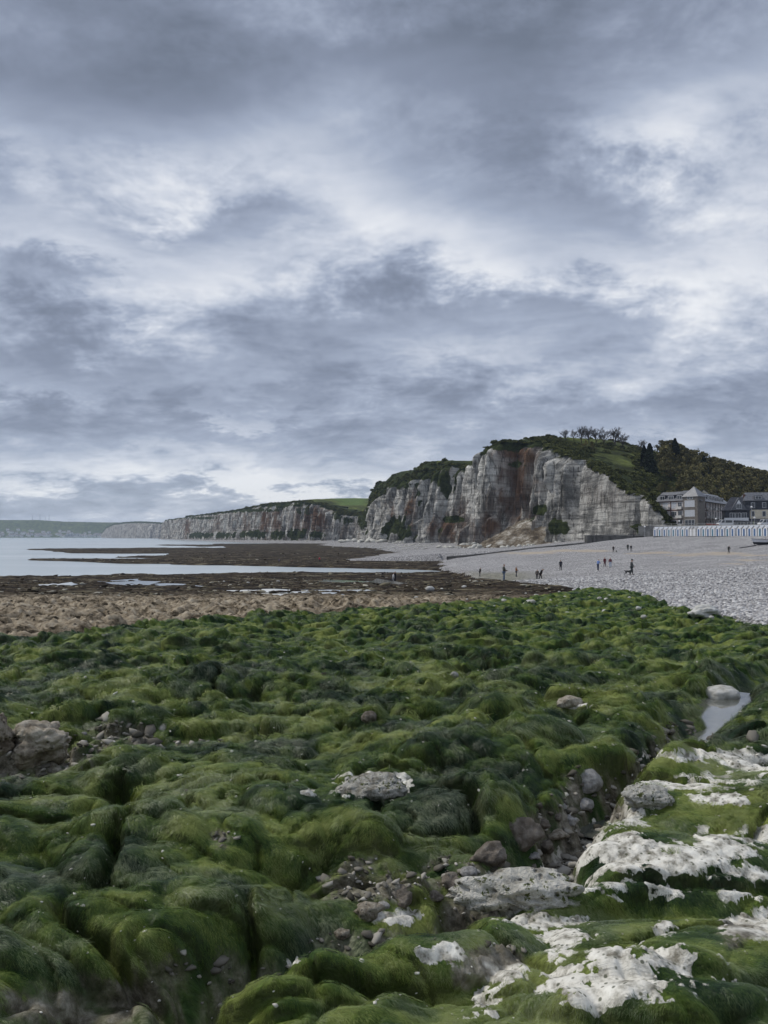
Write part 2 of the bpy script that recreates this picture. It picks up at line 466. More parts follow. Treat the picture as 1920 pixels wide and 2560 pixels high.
def ground_eval(x, y, near, moss_on=True):
    """displaced position and surface attributes of the ground at plan position x, y"""
    z = BEACH(x, y)
    yy = np.maximum(y, 1.0)
    u = 960 + FOC * x / yy
    py = 1340 + FOC * (CAM_Z - z) / yy
    inside = y > 1.0
    nb = fbm(x / 2.2, y / 3.2, 3, 5)                       # ragged borders, world scale
    wob = nb * np.clip(26.0 / np.maximum(yy, 8) * 8, 2.0, 26)
    green_edge = np.interp(u, [-2500, -600, 0, 220, 347, 555, 752, 926, 1157, 1307, 1446, 1500, 1562, 1631, 1712, 1805, 1920, 2300, 4000], [1720, 1640, 1592, 1578, 1557, 1545, 1529, 1521, 1504, 1493, 1473, 1470, 1475, 1491, 1525, 1540, 1557, 1610, 1800])
    moss = sstep(py + wob - green_edge, -4, 6) * (y < 115)
    moss = np.where(y < 2, 1.0, moss)
    bx = np.interp(py, [1340, 1396, 1410, 1425, 1435, 1445, 1455, 1465, 1474, 1500], [1100, 1105, 1105, 1130, 1165, 1215, 1300, 1400, 1450, 1452])
    beach = (1 - moss) * sstep(u + 40 * fbm(x / 6, y / 9, 2, 77) - bx, -28, 28) * inside
    rock = np.clip(1 - moss - beach, 0, 1)
    tan = rock * sstep(py + 1.2 * wob, 1478, 1506) * (y < 115)
    dark = np.clip(rock - tan, 0, 1)
    far = np.zeros_like(x)
    if not near:
        # --- low-tide ledges and sea bed
        u_ = u + 26 * fbm(x / 30, y / 14, 3, 31) + 8 * fbm(x / 6, y / 4, 2, 32)
        wv = 1340 + CAM_Z * FOC / yy
        wv_ = wv + 1.5 * fbm(x / 26, y / 40, 3, 35) * np.clip((wv - 1340) / 40, .25, 1.5)
        M = low_land(u_, wv_)
        ledges = fbm(x / 20, y / 5.5 + x / 90, 4, 41, .55)
        zlow = -0.55 + 1.05 * M + 0.42 * ledges * M
        far = sstep(yy, 118, 160) * (1 - beach) * (1 - sstep(u, 1150, 1200) * sstep(yy, 100, 300))
        z = z * (1 - far) + zlow * far
        cd, cf, cs = coast_dist(x, y)
        zf = cf - np.interp(cd, [0, 10, 25, 60, 100, 400], [0, 1.1, 2.9, 4.4, 7, 30])
        usefoot = (yy > 262) & (u < 1475)
        zf = np.where(usefoot, zf, -9)
        shingle_foot = sstep(zf - z, 0.0, .8) * usefoot
        z = np.maximum(z, zf)
        beach = np.where(usefoot, np.maximum(shingle_foot, beach * (zf > -1.5)), beach)
        dark = np.clip(1 - moss - tan - beach, 0, 1)
    X, Y = x.copy(), y.copy()
    hm = np.zeros_like(x); flat = hm; gt = hm; hd = hm; d2 = hm
    if moss_on:
        # --- weed-covered lumps
        p09a = perlin(x / .9, y / .9, 61); p09b = perlin(x / .9 + 40, y / .9, 62)
        wx = x + .20 * p09a + .5 * perlin(x / 3.1, y / 3.1, 63)
        wy = y + .20 * p09b + .5 * perlin(x / 3.1, y / 3.1 + 30, 64)
        gline = np.interp(py, [1800, 1850, 1890, 1950, 2040, 2130, 2200, 2265, 2325, 2450, 2560], [1850, 1740, 1650, 1520, 1460, 1360, 1220, 1040, 870, 520, 420])
        ledge = 1 - .55 * sstep(u - gline, 20, 150) * sstep(py, 1845, 1900) * sstep(u, 950, 1100)
        d1 = domes(wx / .66, wy / .44, 3, .50, .50, .95, .0)
        d2 = domes(wx / .27 + 9, wy / .20, 5, .50, .5, .95, .0)
        und = perlin(x / 3.4, y / 2.6, 71) + .6 * perlin(x / 1.5, y / 1.1, 72)
        amp = np.interp(yy, [0, 5, 9, 30, 80], [.75, .95, 1.25, 1.35, 1.3])
        cr = np.abs(perlin(x / 1.2 + .3 * p09a, y / .8, 74)); cr2 = np.abs(perlin(x / .45, y / .34, 76))
        hm = (.185 * d1 + .095 * d2 * (.3 + .7 * d1) - .17 * np.exp(-(cr / .055) ** 2) - .05 * np.exp(-(cr2 / .06) ** 2)) * ledge + .17 * und
        if near:
            d3 = domes(wx / .12 + 3, wy / .095, 8, .55, .5, .95, .0)
            hm = hm + (.034 * d3 * (.3 + .7 * d2) + .020 * fbm(x / .09, y / .08, 3, 80, .6)) * ledge
        hm = (hm - .14) * amp
    if near:
        g, gt = path_dist(x + .12 * perlin(x / .35, y / .35, 91) + .10 * p09a, y + .12 * perlin(x / .35, y / .35, 92) + .10 * p09b, GULLY)
        gw = np.interp(gt, [0, 3, 4, 5, 7, 9, 12, 15], [.30, .32, .28, .16, .20, .20, .16, .22])
        flat = np.clip(np.exp(-(g / gw) ** 2 * 1.1) * 1.25, 0, 1)
        gdep = np.interp(gt, [0, 2, 4, 6, 9, 12, 15], [.38, .42, .42, .46, .40, .34, .36])
        hol, ht = path_dist(x, y, HOLLOW)
        hd = np.exp(-(hol / .45) ** 2)
        mnd = np.zeros_like(x)
        for c, r, h in MOUNDS:
            q = ((x - c.x) / (r * 1.25)) ** 2 + ((y - c.y) / (r * .85)) ** 2
            mnd = np.maximum(mnd, h * np.clip(1 - q, 0, 1) ** .7)
        hm = hm * (1 - .8 * flat) + mnd * (1 - flat) - gdep * flat - .30 * hd
        stones = domes(x / .16 + 5, y / .14, 21, .5, .3, .75, .0)
        hm = hm + .07 * stones * flat * sstep(9 - np.abs(gt - 9), 0, 7)
    # --- pitted tan rock
    pit = fbm(x / .55, y / .42, 4, 95, .6)
    ht_ = (.36 * domes(x / .80 + 4 + .3 * pit, y / .62 + .3 * pit, 15, .5, .45, .95, .0) + .26 * pit + .10 * perlin(x / 2.3, y / 1.5, 96)) * np.interp(yy, [0, 60, 120], [1, 1.2, .9]) - .14
    # --- dark rock
    hd_ = (.24 * fbm(x / 3.2, y / 1.9, 4, 101, .6) + .16 * domes(x / 2.2, y / 1.5, 103, .6, .4, .9, .0)) * np.interp(yy, [0, 160, 220, 900], [1, 1.0, .5, .5]) - .05
    # --- shingle: low ridges along the shore
    hb = .16 * perlin(x / 9 + y / 30, y / 9 - x / 16, 110) + .05 * fbm(x / 1.1, y / 1.1, 2, 112)
    Z = z + hm * moss + ht_ * tan + hd_ * dark + hb * beach
    Y = Y - .60 * np.clip(hm, -.2, .6) * moss * (1 - flat)
    bare = np.full_like(x, -1.0); gull = np.zeros_like(x)
    if near:
        cp, sp = math.cos(PITCH), math.sin(PITCH)
        yc = np.maximum(Y * cp + (Z - CAM_Z) * sp, .5); pu = 960 + FOC * X / yc; pv = 1280 - FOC * (-Y * sp + (Z - CAM_Z) * cp) / yc
        blob = np.zeros_like(x); tblob = np.zeros_like(x)
        for a_, b_, rx, ry in BARE: blob = np.maximum(blob, np.clip(1.3 - np.hypot((pu - a_) / rx, (pv - b_) / (ry * 1.1)), 0, 1))
        for a_, b_, rx, ry in EARTH: tblob = np.maximum(tblob, np.clip(1.3 - np.hypot((pu - a_) / rx, (pv - b_) / ry), 0, 1))
        nn = fbm(x / .13, y / .085, 5, 121, .66); n0 = fbm(x / .5, y / .4, 2, 124)
        bare = np.where(blob > .03, .9 * blob + 1.15 * nn + .35 * n0 - .42 + .25 * (d2 - .4), -1.0)
        speck = fbm(x / .09, y / .06, 4, 131, .66) + .5 * n0 - .44 - .6 * (1 - sstep(x / np.maximum(y, 1), -.10, .25) * sstep(9 - y, 0, 4))
        bare = np.clip(np.maximum(bare, speck), -1, 1) * moss - (1 - moss)
        Z = Z + .012 * sstep(bare, -.02, .06)
        gull = np.clip((sstep(tblob + .9 * nn, .30, .62) * .95 + sstep(flat, .22, .55) * sstep(9 - np.abs(gt - 8.5), 0, 6) + sstep(hd, .35, .7) * .9 * (x < -1.2)) * moss, 0, 1)
    sandm = np.zeros_like(x); mixed = sandm
    if not near:
        for sx_, sy_, rx, ry in [(1330, 1383, 110, 4.5), (1440, 1377, 130, 4.5), (1590, 1384, 60, 3.5), (1650, 1381, 60, 3.5), (1790, 1384, 130, 5), (1900, 1400, 90, 3), (1700, 1389, 90, 2.5), (1880, 1388, 90, 2.5), (1830, 1409, 60, 2.2)]:
            sandm = np.maximum(sandm, np.clip(1.15 - np.hypot((u - sx_) / rx, (py - sy_) / ry), 0, 1))
        sandm = sstep(sandm + .55 * fbm(x / 6, y / 12, 3, 141), .35, .75) * beach * (yy < 262)
        mixed = beach * sstep(py + 3 * nb, 1424, 1436) * (1 - sstep(u, 1260, 1400)) * (yy < 260)
    big = fbm(x / 1.5, y / 1.5, 3, 151); midn = fbm(x / .30, y / .24, 4, 155, .6); pal = fbm(x / .8 + .4 * midn, y / .5, 3, 161, .6)
    return X, Y, Z, dict(moss=moss, tan=tan, dark=dark, beach=beach, bare=bare, gully=gull, sand=sandm, mixed=mixed, big=big, midn=midn, pale=pal), hm

# ------------------------------------------------------------------ ground materials
def moss_colour(nt, pos, big, mid, pal):
    """colour of the green filament weed; big, mid, pal are noise values about -.6 to .6"""
    st = nt.vmath('ADD', nt.vmath('MULTIPLY', pos, (9, 30, 9)), nt.vmath('SCALE', nt.noise(pos, 2.5, 1, .5, 0, out=1), 9.0))
    fine = nt.noise(st, 2.2, 3, .65)
    c = nt.ramp(nt.math('ADD', nt.math('MULTIPLY', mid, .55), nt.math('ADD', nt.math('MULTIPLY', big, .55), .5)),
                [(.27, (.009, .026, .010)), (.43, (.036, .072, .015)), (.57, (.084, .126, .022)), (.76, (.18, .215, .052))])
    p = nt.math('MULTIPLY', nt.smooth(pal, .02, .42), nt.smooth(fine, .36, .66))
    c = nt.mix(nt.math('MULTIPLY', p, .70), c, (.175, .195, .110))  # pale grey-green streaks, also painting highlights into the weed colour
    c = nt.mix(1.0, c, nt.ramp(fine, [(.25, .50), (.75, 1.40)]), 'MULTIPLY')
    return c, fine

MOSS_MAT, nt, bs = material('weed_covered_rock')
geo = nt.add('ShaderNodeNewGeometry'); pos = geo.outputs['Position']; nz = nt.sep(geo.outputs['Normal'])[2]
mc, fine = moss_colour(nt, pos, nt.attr('big'), nt.attr('midn'), nt.attr('pale'))
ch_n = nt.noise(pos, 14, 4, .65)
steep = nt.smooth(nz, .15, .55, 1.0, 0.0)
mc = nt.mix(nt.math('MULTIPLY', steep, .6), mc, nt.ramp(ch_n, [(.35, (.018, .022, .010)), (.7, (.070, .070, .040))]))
chv = nt.voronoi(pos, 26, 'F1')
chalk = nt.ramp(ch_n, [(.34, (.20, .185, .145)), (.45, (.47, .45, .39)), (.52, (.68, .655, .58)), (.68, (.84, .82, .74))])
chalk = nt.mix(nt.smooth(chv, .12, .26, .85, 0), chalk, (.060, .070, .035))
tang = nt.ramp(nt.noise(pos, 9, 6, .72), [(.36, (.040, .036, .024)), (.48, (.135, .12, .090)), (.56, (.24, .22, .175)), (.68, (.42, .39, .33))])
bm_ = nt.smooth(nt.math('ADD', nt.attr('bare'), nt.math('MULTIPLY', nt.math('SUBTRACT', ch_n, .5), .9)), -.02, .05)
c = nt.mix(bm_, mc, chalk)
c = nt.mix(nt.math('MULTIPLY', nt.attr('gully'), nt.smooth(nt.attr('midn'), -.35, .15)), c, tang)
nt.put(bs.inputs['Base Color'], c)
bs.inputs['Roughness'].default_value = .6; bs.inputs['Specular IOR Level'].default_value = .15
nt.put(bs.inputs['Normal'], nt.bump(nt.math('ADD', nt.math('MULTIPLY', fine, .5), nt.math('MULTIPLY', ch_n, .6)), .6, .03))

ROCK_MAT, nt, bs = material('foreshore_rock')
geo = nt.add('ShaderNodeNewGeometry'); pos = geo.outputs['Position']
tn = nt.noise(pos, 2.1, 5, .68, .2)
tanc = nt.ramp(tn, [(.34, (.024, .020, .014)), (.42, (.125, .100, .068)), (.51, (.29, .238, .168)), (.65, (.48, .415, .315))])
pitv = nt.voronoi(nt.vmath('ADD', pos, nt.vmath('SCALE', nt.noise(pos, 3, 1, .5, 0, out=1), .25)), 3.4, 'F1')
tanc = nt.mix(nt.smooth(pitv, .06, .22, .85, 0), tanc, (.022, .018, .012))
dn = nt.noise(nt.vmath('MULTIPLY', pos, (.30, 1.0, 1.0)), .55, 6, .70)
darkc = nt.ramp(dn, [(.36, (.010, .008, .006)), (.46, (.028, .021, .015)), (.54, (.060, .046, .031)), (.61, (.125, .108, .070)), (.70, (.26, .235, .17))])
darkc = nt.mix(1.0, darkc, nt.ramp(tn, [(.38, .35), (.62, 1.6)]), 'MULTIPLY')
nt.put(bs.inputs['Base Color'], nt.mix(nt.attr('tan'), darkc, tanc))
bs.inputs['Roughness'].default_value = .9
bs.inputs['Specular IOR Level'].default_value = .08
nt.put(bs.inputs['Normal'], nt.bump(nt.math('ADD', tn, nt.math('MULTIPLY', nt.smooth(pitv, .05, .25), .6)), 1.0, .20))

SHINGLE_MAT, nt, bs = material('shingle')
geo = nt.add('ShaderNodeNewGeometry'); pos = geo.outputs['Position']
vn = nt.add('ShaderNodeTexVoronoi', feature='F1'); vn.inputs['Scale'].default_value = 5.5; nt.put(vn.inputs['Vector'], pos)
pvd = vn.outputs[0]; pvr = nt.sep(vn.outputs[1])[0]
sh = nt.ramp(pvr, [(0.0, (.22, .215, .218)), (.45, (.45, .438, .434)), (.8, (.60, .587, .575)), (1.0, (.74, .73, .71))])
sh = nt.mix(nt.smooth(pvd, .38, .62, 0, .72), sh, (.075, .072, .074))
shl = nt.noise(nt.vmath('MULTIPLY', pos, (.10, .22, .2)), 1.0, 5, .6, .4)
sh = nt.mix(1.0, sh, nt.ramp(shl, [(.3, .78), (.7, 1.14)]), 'MULTIPLY')
sn_ = nt.noise(pos, 1.2, 5, .65)
sh = nt.mix(nt.math('MULTIPLY', nt.attr('sand'), .85), sh, nt.ramp(sn_, [(.3, (.34, .28, .21)), (.7, (.50, .43, .34))]))
sh = nt.mix(nt.math('MULTIPLY', nt.attr('mixed'), .75), sh, nt.ramp(sn_, [(.35, (.05, .055, .03)), (.55, (.22, .21, .15)), (.72, (.48, .46, .38))]))
nt.put(bs.inputs['Base Color'], sh)
bs.inputs['Roughness'].default_value = .85; bs.inputs['Specular IOR Level'].default_value = .12
nt.put(bs.inputs['Normal'], nt.bump(nt.math('SUBTRACT', 1.0, pvd), .6, .10))

def ground_mesh(name, X, Y, Z, A, mask=None, flip=True):
    F = grid_faces(*X.shape, mask=mask)
    if flip: F = F[:, ::-1]
    me = np_mesh(name, np.stack([X, Y, Z], -1).reshape(-1, 3), F, True, A)
    for m in (MOSS_MAT, ROCK_MAT, SHINGLE_MAT): me.materials.append(m)
    cl = np.stack([A['moss'].ravel(), (A['tan'] + A['dark']).ravel(), A['beach'].ravel()], -1)
    me.polygons.foreach_set('material_index', np.argmax(cl[F[:, 0]], -1).astype(np.int32))
    me.update()
    return me

# ------------------------------------------------------------------ ground sheets
def polar_grid(r, a, oy=-2.0):
    rr, aa = np.meshgrid(r, a, indexing='ij')
    return rr * np.sin(aa), oy + rr * np.cos(aa)
r_near = np.exp(np.linspace(math.log(3.2), math.log(62), 880)); a_near = np.linspace(R(-40), R(40), 760)
gx, gy = polar_grid(r_near, a_near)
NX, NY, NZ, NAT, NHM = ground_eval(gx, gy, True)
# surface normal of the near sheet
Pn = np.stack([NX, NY, NZ], -1)
gr_r = np.gradient(Pn, axis=0); gr_a = np.gradient(Pn, axis=1)
NN = np.cross(gr_a, gr_r); NN /= np.linalg.norm(NN, axis=-1, keepdims=True) + 1e-9
NN *= np.sign(NN[..., 2:3] + 1e-6)

NAT['bare'] = NAT['bare'] - .6 * (1 - sstep(NN[..., 2], .15, .5))
me = ground_mesh('ground', NX, NY, NZ, NAT)
ground_near = tag(link('ground', me), kind='structure')
r_far = np.concatenate([np.exp(np.linspace(math.log(61.5), math.log(330), 420)), np.exp(np.linspace(math.log(332), math.log(2700), 240))[0:]])
a_far = np.linspace(R(-40), R(40), 560)
gx2, gy2 = polar_grid(r_far, a_far)
split = int(np.searchsorted(r_far, 125))
pa = ground_eval(gx2[:split], gy2[:split], False); pb = ground_eval(gx2[split:], gy2[split:], False, False)
FX, FY, FZ = [np.concatenate([pa[i], pb[i]]) for i in range(3)]
FAT = {k: np.concatenate([pa[3][k], pb[3][k]]) for k in pa[3]}
ground_far = tag(link('foreshore', ground_mesh('foreshore', FX, FY, FZ, FAT)), kind='structure')
# the platform goes on behind and beside the photographer
bgx, bgy = np.meshgrid(np.linspace(-60, 60, 150), np.linspace(-60, 1.2, 90), indexing='ij')
kx, ky, kz, kat, _ = ground_eval(bgx, bgy, False)
keep = ~((np.hypot(bgx, bgy + 2) > 3.1) & (np.abs(np.arctan2(bgx, bgy + 2)) < R(39)))
keep = keep[:-1, :-1] & keep[1:, 1:]
tag(link('rock_platform', ground_mesh('rock_platform', kx, ky, kz - .05, kat, keep, False)), kind='structure')

def ground_z(x, y):
    X, Y, Z, _, _ = ground_eval(np.array([[float(x)]]), np.array([[float(y)]]), False)
    return float(Z[0, 0])

# ------------------------------------------------------------------ sea
sm, nt, bs = material('sea_water')
g_ = nt.add('ShaderNodeNewGeometry')
pp = nt.vmath('MULTIPLY', g_.outputs['Position'], (.10, .35, .2))
n_ = nt.noise(pp, 1.0, 5, .6)
nt.put(bs.inputs['Base Color'], nt.ramp(nt.noise(nt.vmath('MULTIPLY', g_.outputs['Position'], (.004, .02, .02)), 1.0, 3, .5), [(.35, (.40, .455, .465)), (.65, (.50, .545, .55))]))
bs.inputs['Roughness'].default_value = .22
bs.inputs['Specular IOR Level'].default_value = .7
nt.put(bs.inputs['Normal'], nt.bump(n_, .35, .12))
me = bpy.data.meshes.new('sea')
rs = [0, 80, 160, 400, 1000, 3000, 8000, 26000]; vs = [(0, 100, 0)]; fs = []
for r in rs[1:]:
    for k in range(48): vs.append((r * math.cos(k * math.pi / 24), 100 + r * math.sin(k * math.pi / 24), 0))
for k in range(48): fs.append((0, 1 + k, 1 + (k + 1) % 48))
for i in range(len(rs) - 2):
    for k in range(48):
        a = 1 + i * 48; fs.append((a + k, a + 48 + k, a + 48 + (k + 1) % 48, a + (k + 1) % 48))
me.from_pydata(vs, [], fs); me.update()
tag(link('sea', me, sm), kind='structure')

# standing water left on the foreshore and in the gully
pm, nt, bs = material('pool_water')
bs.inputs['Base Color'].default_value = (.10, .105, .09, 1); bs.inputs['Roughness'].default_value = .03; bs.inputs['IOR'].default_value = 1.9
bs.inputs['Specular IOR Level'].default_value = .9
g_ = nt.add('ShaderNodeNewGeometry')
nt.put(bs.inputs['Normal'], nt.bump(nt.noise(g_.outputs['Position'], 5, 2, .5), .05, .02))
def pool(name, pts, z, seed, label):
    mb = MB(); cx = sum(p[0] for p in pts) / len(pts); cy = sum(p[1] for p in pts) / len(pts)
    vs = [(cx, cy, z)] + [(p[0], p[1], z) for p in pts]
    mb.add(vs, [(0, 1 + i, 1 + (i + 1) % len(pts)) for i in range(len(pts))])
    return tag(mb.build(name, pm), kind='structure')
GP = GULLY
# ------------------------------------------------------------------ cliffs
# height of the cliff edge, as seen: (coast index, photo py of the edge, set-back of the edge in m)
EDGE_PY = {0: 1314, 1: 1292, 2: 1263, 3: 1232, 4: 1192, 5: 1160, 6: 1155, 7: 1148, 8: 1114, 9: 1106, 10: 1112, 11: 1136, 12: 1150, 13: 1168, 14: 1170, 15: 1166, 16: 1196, 17: 1210, 18: 1244,
           19: 1266, 20: 1290, 21: 1288, 22: 1284, 23: 1262, 24: 1254, 25: 1256, 26: 1264, 27: 1280, 28: 1289, 29: 1297, 30: 1299, 31: 1304}
NC = len(COAST)
EDGE_Z = np.array([CAM_Z + (1340 - EDGE_PY[i]) * (COAST[i][1] + 6) / FOC for i in range(NC)])
# resample the coast: finer where it is large in the picture
seg_w = []
for i in range(NC - 1):
    dpx = abs(COAST[i + 1][0] - COAST[i][0]); dist = np.hypot(*(COAST_XY[i + 1] - COAST_XY[i]))
    seg_w.append(dpx + .35 * FOC * dist / COAST[i][1] * .25)
cw = np.concatenate([[0], np.cumsum(seg_w)])
NCOL = 1150
tq = np.linspace(0, cw[-1], NCOL)
CI = np.interp(tq, cw, np.arange(NC))
def smooth1(a, k):
    ker = np.hanning(2 * k + 3)[1:-1]; ker /= ker.sum()
    return np.convolve(np.pad(a, k, mode='edge'), ker, 'valid')
cxs = smooth1(np.interp(CI, np.arange(NC), COAST_XY[:, 0]), 5); cys = smooth1(np.interp(CI, np.arange(NC), COAST_XY[:, 1]), 5)
ez = np.interp(CI, np.arange(NC), EDGE_Z); fz = np.interp(CI, np.arange(NC), FOOT)
tx, ty = np.gradient(cxs), np.gradient(cys); tl = np.hypot(tx, ty); tx /= tl; ty /= tl
tx = smooth1(tx, 9); ty = smooth1(ty, 9); tl = np.hypot(tx, ty); tx /= tl; ty /= tl
nxs, nys = -ty, tx                # the coast runs away to the north-west: sea on the left of the walk
sgn = np.sign(nxs[0] * -1 + 0)    # make the normal point to sea (-x)
if nxs[NCOL // 3] > 0: nxs, nys = -nxs, -nys
S = np.concatenate([[0], np.cumsum(np.hypot(np.diff(cxs), np.diff(cys)))])
ez = ez + 3.2 * fbm(S / 16, S * 0 + 3, 3, 201) + .8 * fbm(S / 3.5, S * 0 + 8, 2, 203)
pxs = 960 + FOC * cxs / cys

NROW = 84
vv = np.linspace(0, 1, NROW)
SS, VV = np.meshgrid(S, vv, indexing='ij')
EZ, FZ_ = ez[:, None], fz[:, None] - 1.5
Zc = FZ_ + (EZ - FZ_) * VV
hgt = EZ - FZ_
PXS = pxs[:, None] + 0 * VV
# vertical buttresses and clefts
ridge = 1 - np.abs(fbm(SS / 16 + .25 * perlin(SS / 30, Zc / 40, 211), Zc / 150, 3, 212))*2.2
ridge2 = 1 - np.abs(fbm(SS / 5.5, Zc / 60, 2, 214)) * 2
calm = 1 - .84 * (sstep(PXS, 1425, 1440))          # the clean face at the right end
calm = calm * np.interp(PXS, [600, 1000, 1170, 1240], [1.5, 1.7, 1.6, 1.25])
disp = (2.2 * ridge + .8 * ridge2) * calm
strata = .30 * perlin(SS / 40, Zc / 2.2, 216) + .25 * perlin(SS / 9, Zc / 3.4, 217)
disp = disp + strata * (.5 + .5 * calm)
stepn = fbm(SS / 10 + .1 * perlin(Zc / 14, SS / 60, 271), Zc / 90, 2, 272)
disp = disp + 3.4 * (sstep(stepn, -.05, .05) - .5) * calm + 1.6 * (sstep(fbm(SS / 4.5, Zc / 45, 2, 274), -.05, .05) - .5) * calm
def pillar(a, b, amp, soft=3.0): return amp * sstep(PXS - a + 2 * perlin(Zc / 7, Zc * 0, 276), -soft, soft) * sstep(b - PXS + 2 * perlin(Zc / 7, Zc * 0 + 5, 277), -soft, soft)
main = (np.arange(NCOL)[:, None] < NCOL * .72)
disp = disp + (pillar(1186, 1248, 6.0) - pillar(1250, 1336, 5.5) + pillar(1340, 1434, 3.0) + pillar(1036, 1050, 5, 2) + pillar(972, 984, 4, 2) + pillar(1005, 1020, 4, 2) + pillar(1068, 1100, 3, 2) + pillar(1128, 1160, 3, 2) + pillar(1568, 1700, -3, 2)) * main
# batter, and a ledge about a third of the way up
disp = disp - VV * hgt * np.interp(PXS, [700, 1000, 1170, 1430, 1450], [.16, .20, .13, .10, .05]) - .9 * sstep(VV - .26 - .02 * perlin(SS / 25, SS * 0, 218), 0, .012)
# steep clefts seen in the photograph
for cpx, wd, dp in [(1436, 3.0, 5.0), (1160, 10, 9.0), (1178, 4, 4), (1296, 8, 3.2), (1262, 6, 4.0), (1330, 5, 2.0), (1410, 2, 1.2), (1047, 6, 5), (1083, 9, 5), (1120, 8, 4), (1003, 5, 3.5), (955, 6, 4), (1568, 2, 1.8)]:
    k = int(np.argmin(np.abs(pxs - cpx) + 1e3 * (np.arange(NCOL) > NCOL * .75)))
    disp = disp - dp * np.exp(-((SS - S[k] + 1.2 * perlin(Zc / 9, Zc * 0, 219)) / wd) ** 2) * sstep(VV, .05, .35)
# rounding of the brow
brow = sstep(VV, .86, 1.0)
disp = disp - brow ** 2 * np.interp(PXS, [1150, 1170, 1200, 1340, 1440, 1460], [4, 5, 8, 8, 3, 1.2]) * (.6 + .9 * np.clip(fbm(SS / 12, SS * 0, 2, 261) + .4, 0, 1.2))
CXg = cxs[:, None] + nxs[:, None] * disp; CYg = cys[:, None] + nys[:, None] * disp
# grassy cap running inland from the brow
caps = [1.5, 4, 8, 14, 22]
top_dx, top_dy, top_z = CXg[:, -1], CYg[:, -1], Zc[:, -1]

# land behind the brow, as a height field
HILL_PTS = []
for k in range(0, NCOL, 12):
    HILL_PTS.append((top_dx[k], top_dy[k], top_z[k] + .1))
def hp(px, py, d, drop=0.0):
    p = at(px, py, d); return (p.x, p.y, p.z - drop)
HILL_PTS += [(100, 268, 11), (115, 258, 11), (130, 283, 11), (150, 268, 11), (175, 285, 11), (200, 255, 11), (122, 242, 10.5), (108, 290, 11.5), (145, 312, 13), (140, 295, 11.5)]
HILL_PTS += [hp(1230, 1098, 475), hp(1274, 1095, 470), hp(1330, 1095, 450), hp(1400, 1099, 440), hp(1457, 1108, 435), hp(1505, 1117, 430), hp(1554, 1126, 425), hp(1602, 1133, 430), hp(1660, 1146, 430), hp(1747, 1176, 455), hp(1840, 1203, 470), hp(1960, 1236, 470), hp(2100, 1260, 480), hp(2300, 1280, 500), hp(1960, 1236, 560), hp(1800, 1190, 560),
             hp(1500, 1165, 360), hp(1560, 1200, 340), hp(1620, 1240, 325), hp(1660, 1215, 362), hp(1720, 1240, 362), hp(1800, 1250, 372), hp(1900, 1262, 372), hp(1600, 1180, 370), hp(1640, 1282, 300), hp(2050, 1280, 370),
             hp(1076, 1154, 600), hp(1110, 1158, 590), hp(1150, 1162, 585), hp(1020, 1192, 650), hp(984, 1197, 690), hp(960, 1212, 720), hp(936, 1240, 760), hp(925, 1246, 840),
             hp(860, 1276, 930), hp(900, 1262, 1000), hp(830, 1262, 1030), hp(870, 1250, 1120), hp(840, 1246, 1180), hp(910, 1246, 1150), hp(790, 1248, 1060),
             (160, 560, 68), (220, 640, 66), (120, 760, 62), (60, 1000, 60), (0, 1300, 58), (-100, 1500, 58), (300, 500, 30), (-250, 1900, 60), (-400, 2400, 60), (350, 700, 36)]
HILL_T = TPS(HILL_PTS, lam=2e-4)
def HILL(x, y):
    return np.minimum(HILL_T(x, y), 66.8 + .6 * np.sin(np.asarray(x) / 23.0))
VEG = [sstep(VV + .10 * fbm(SS / 9, SS * 0, 2, 265), np.interp(PXS, [1150, 1190, 1250, 1340], [.88, .84, .84, .86]), 1.03) * np.interp(PXS, [1200, 1250, 1345, 1380, 1440, 1460], [.9, 1, .8, .5, .25, .15]) + 0 * SS]
CALM = sstep(PXS, 1425, 1440)
cx_all, cy_all, cz_all = [CXg], [CYg], [Zc]
for c_ in caps:
    xx = top_dx - nxs * c_; yy_ = top_dy - nys * c_
    cx_all.append(xx[:, None]); cy_all.append(yy_[:, None])
    cz_all.append((HILL(xx, yy_) + .25 + .25 * fbm(xx / 3, yy_ / 3, 2, 221))[:, None])
    VEG.append(np.ones((NCOL, 1)))
CX, CY, CZ = np.hstack(cx_all), np.hstack(cy_all), np.hstack(cz_all)
VG = np.hstack(VEG)
cap_n = CX.shape[1] - NROW
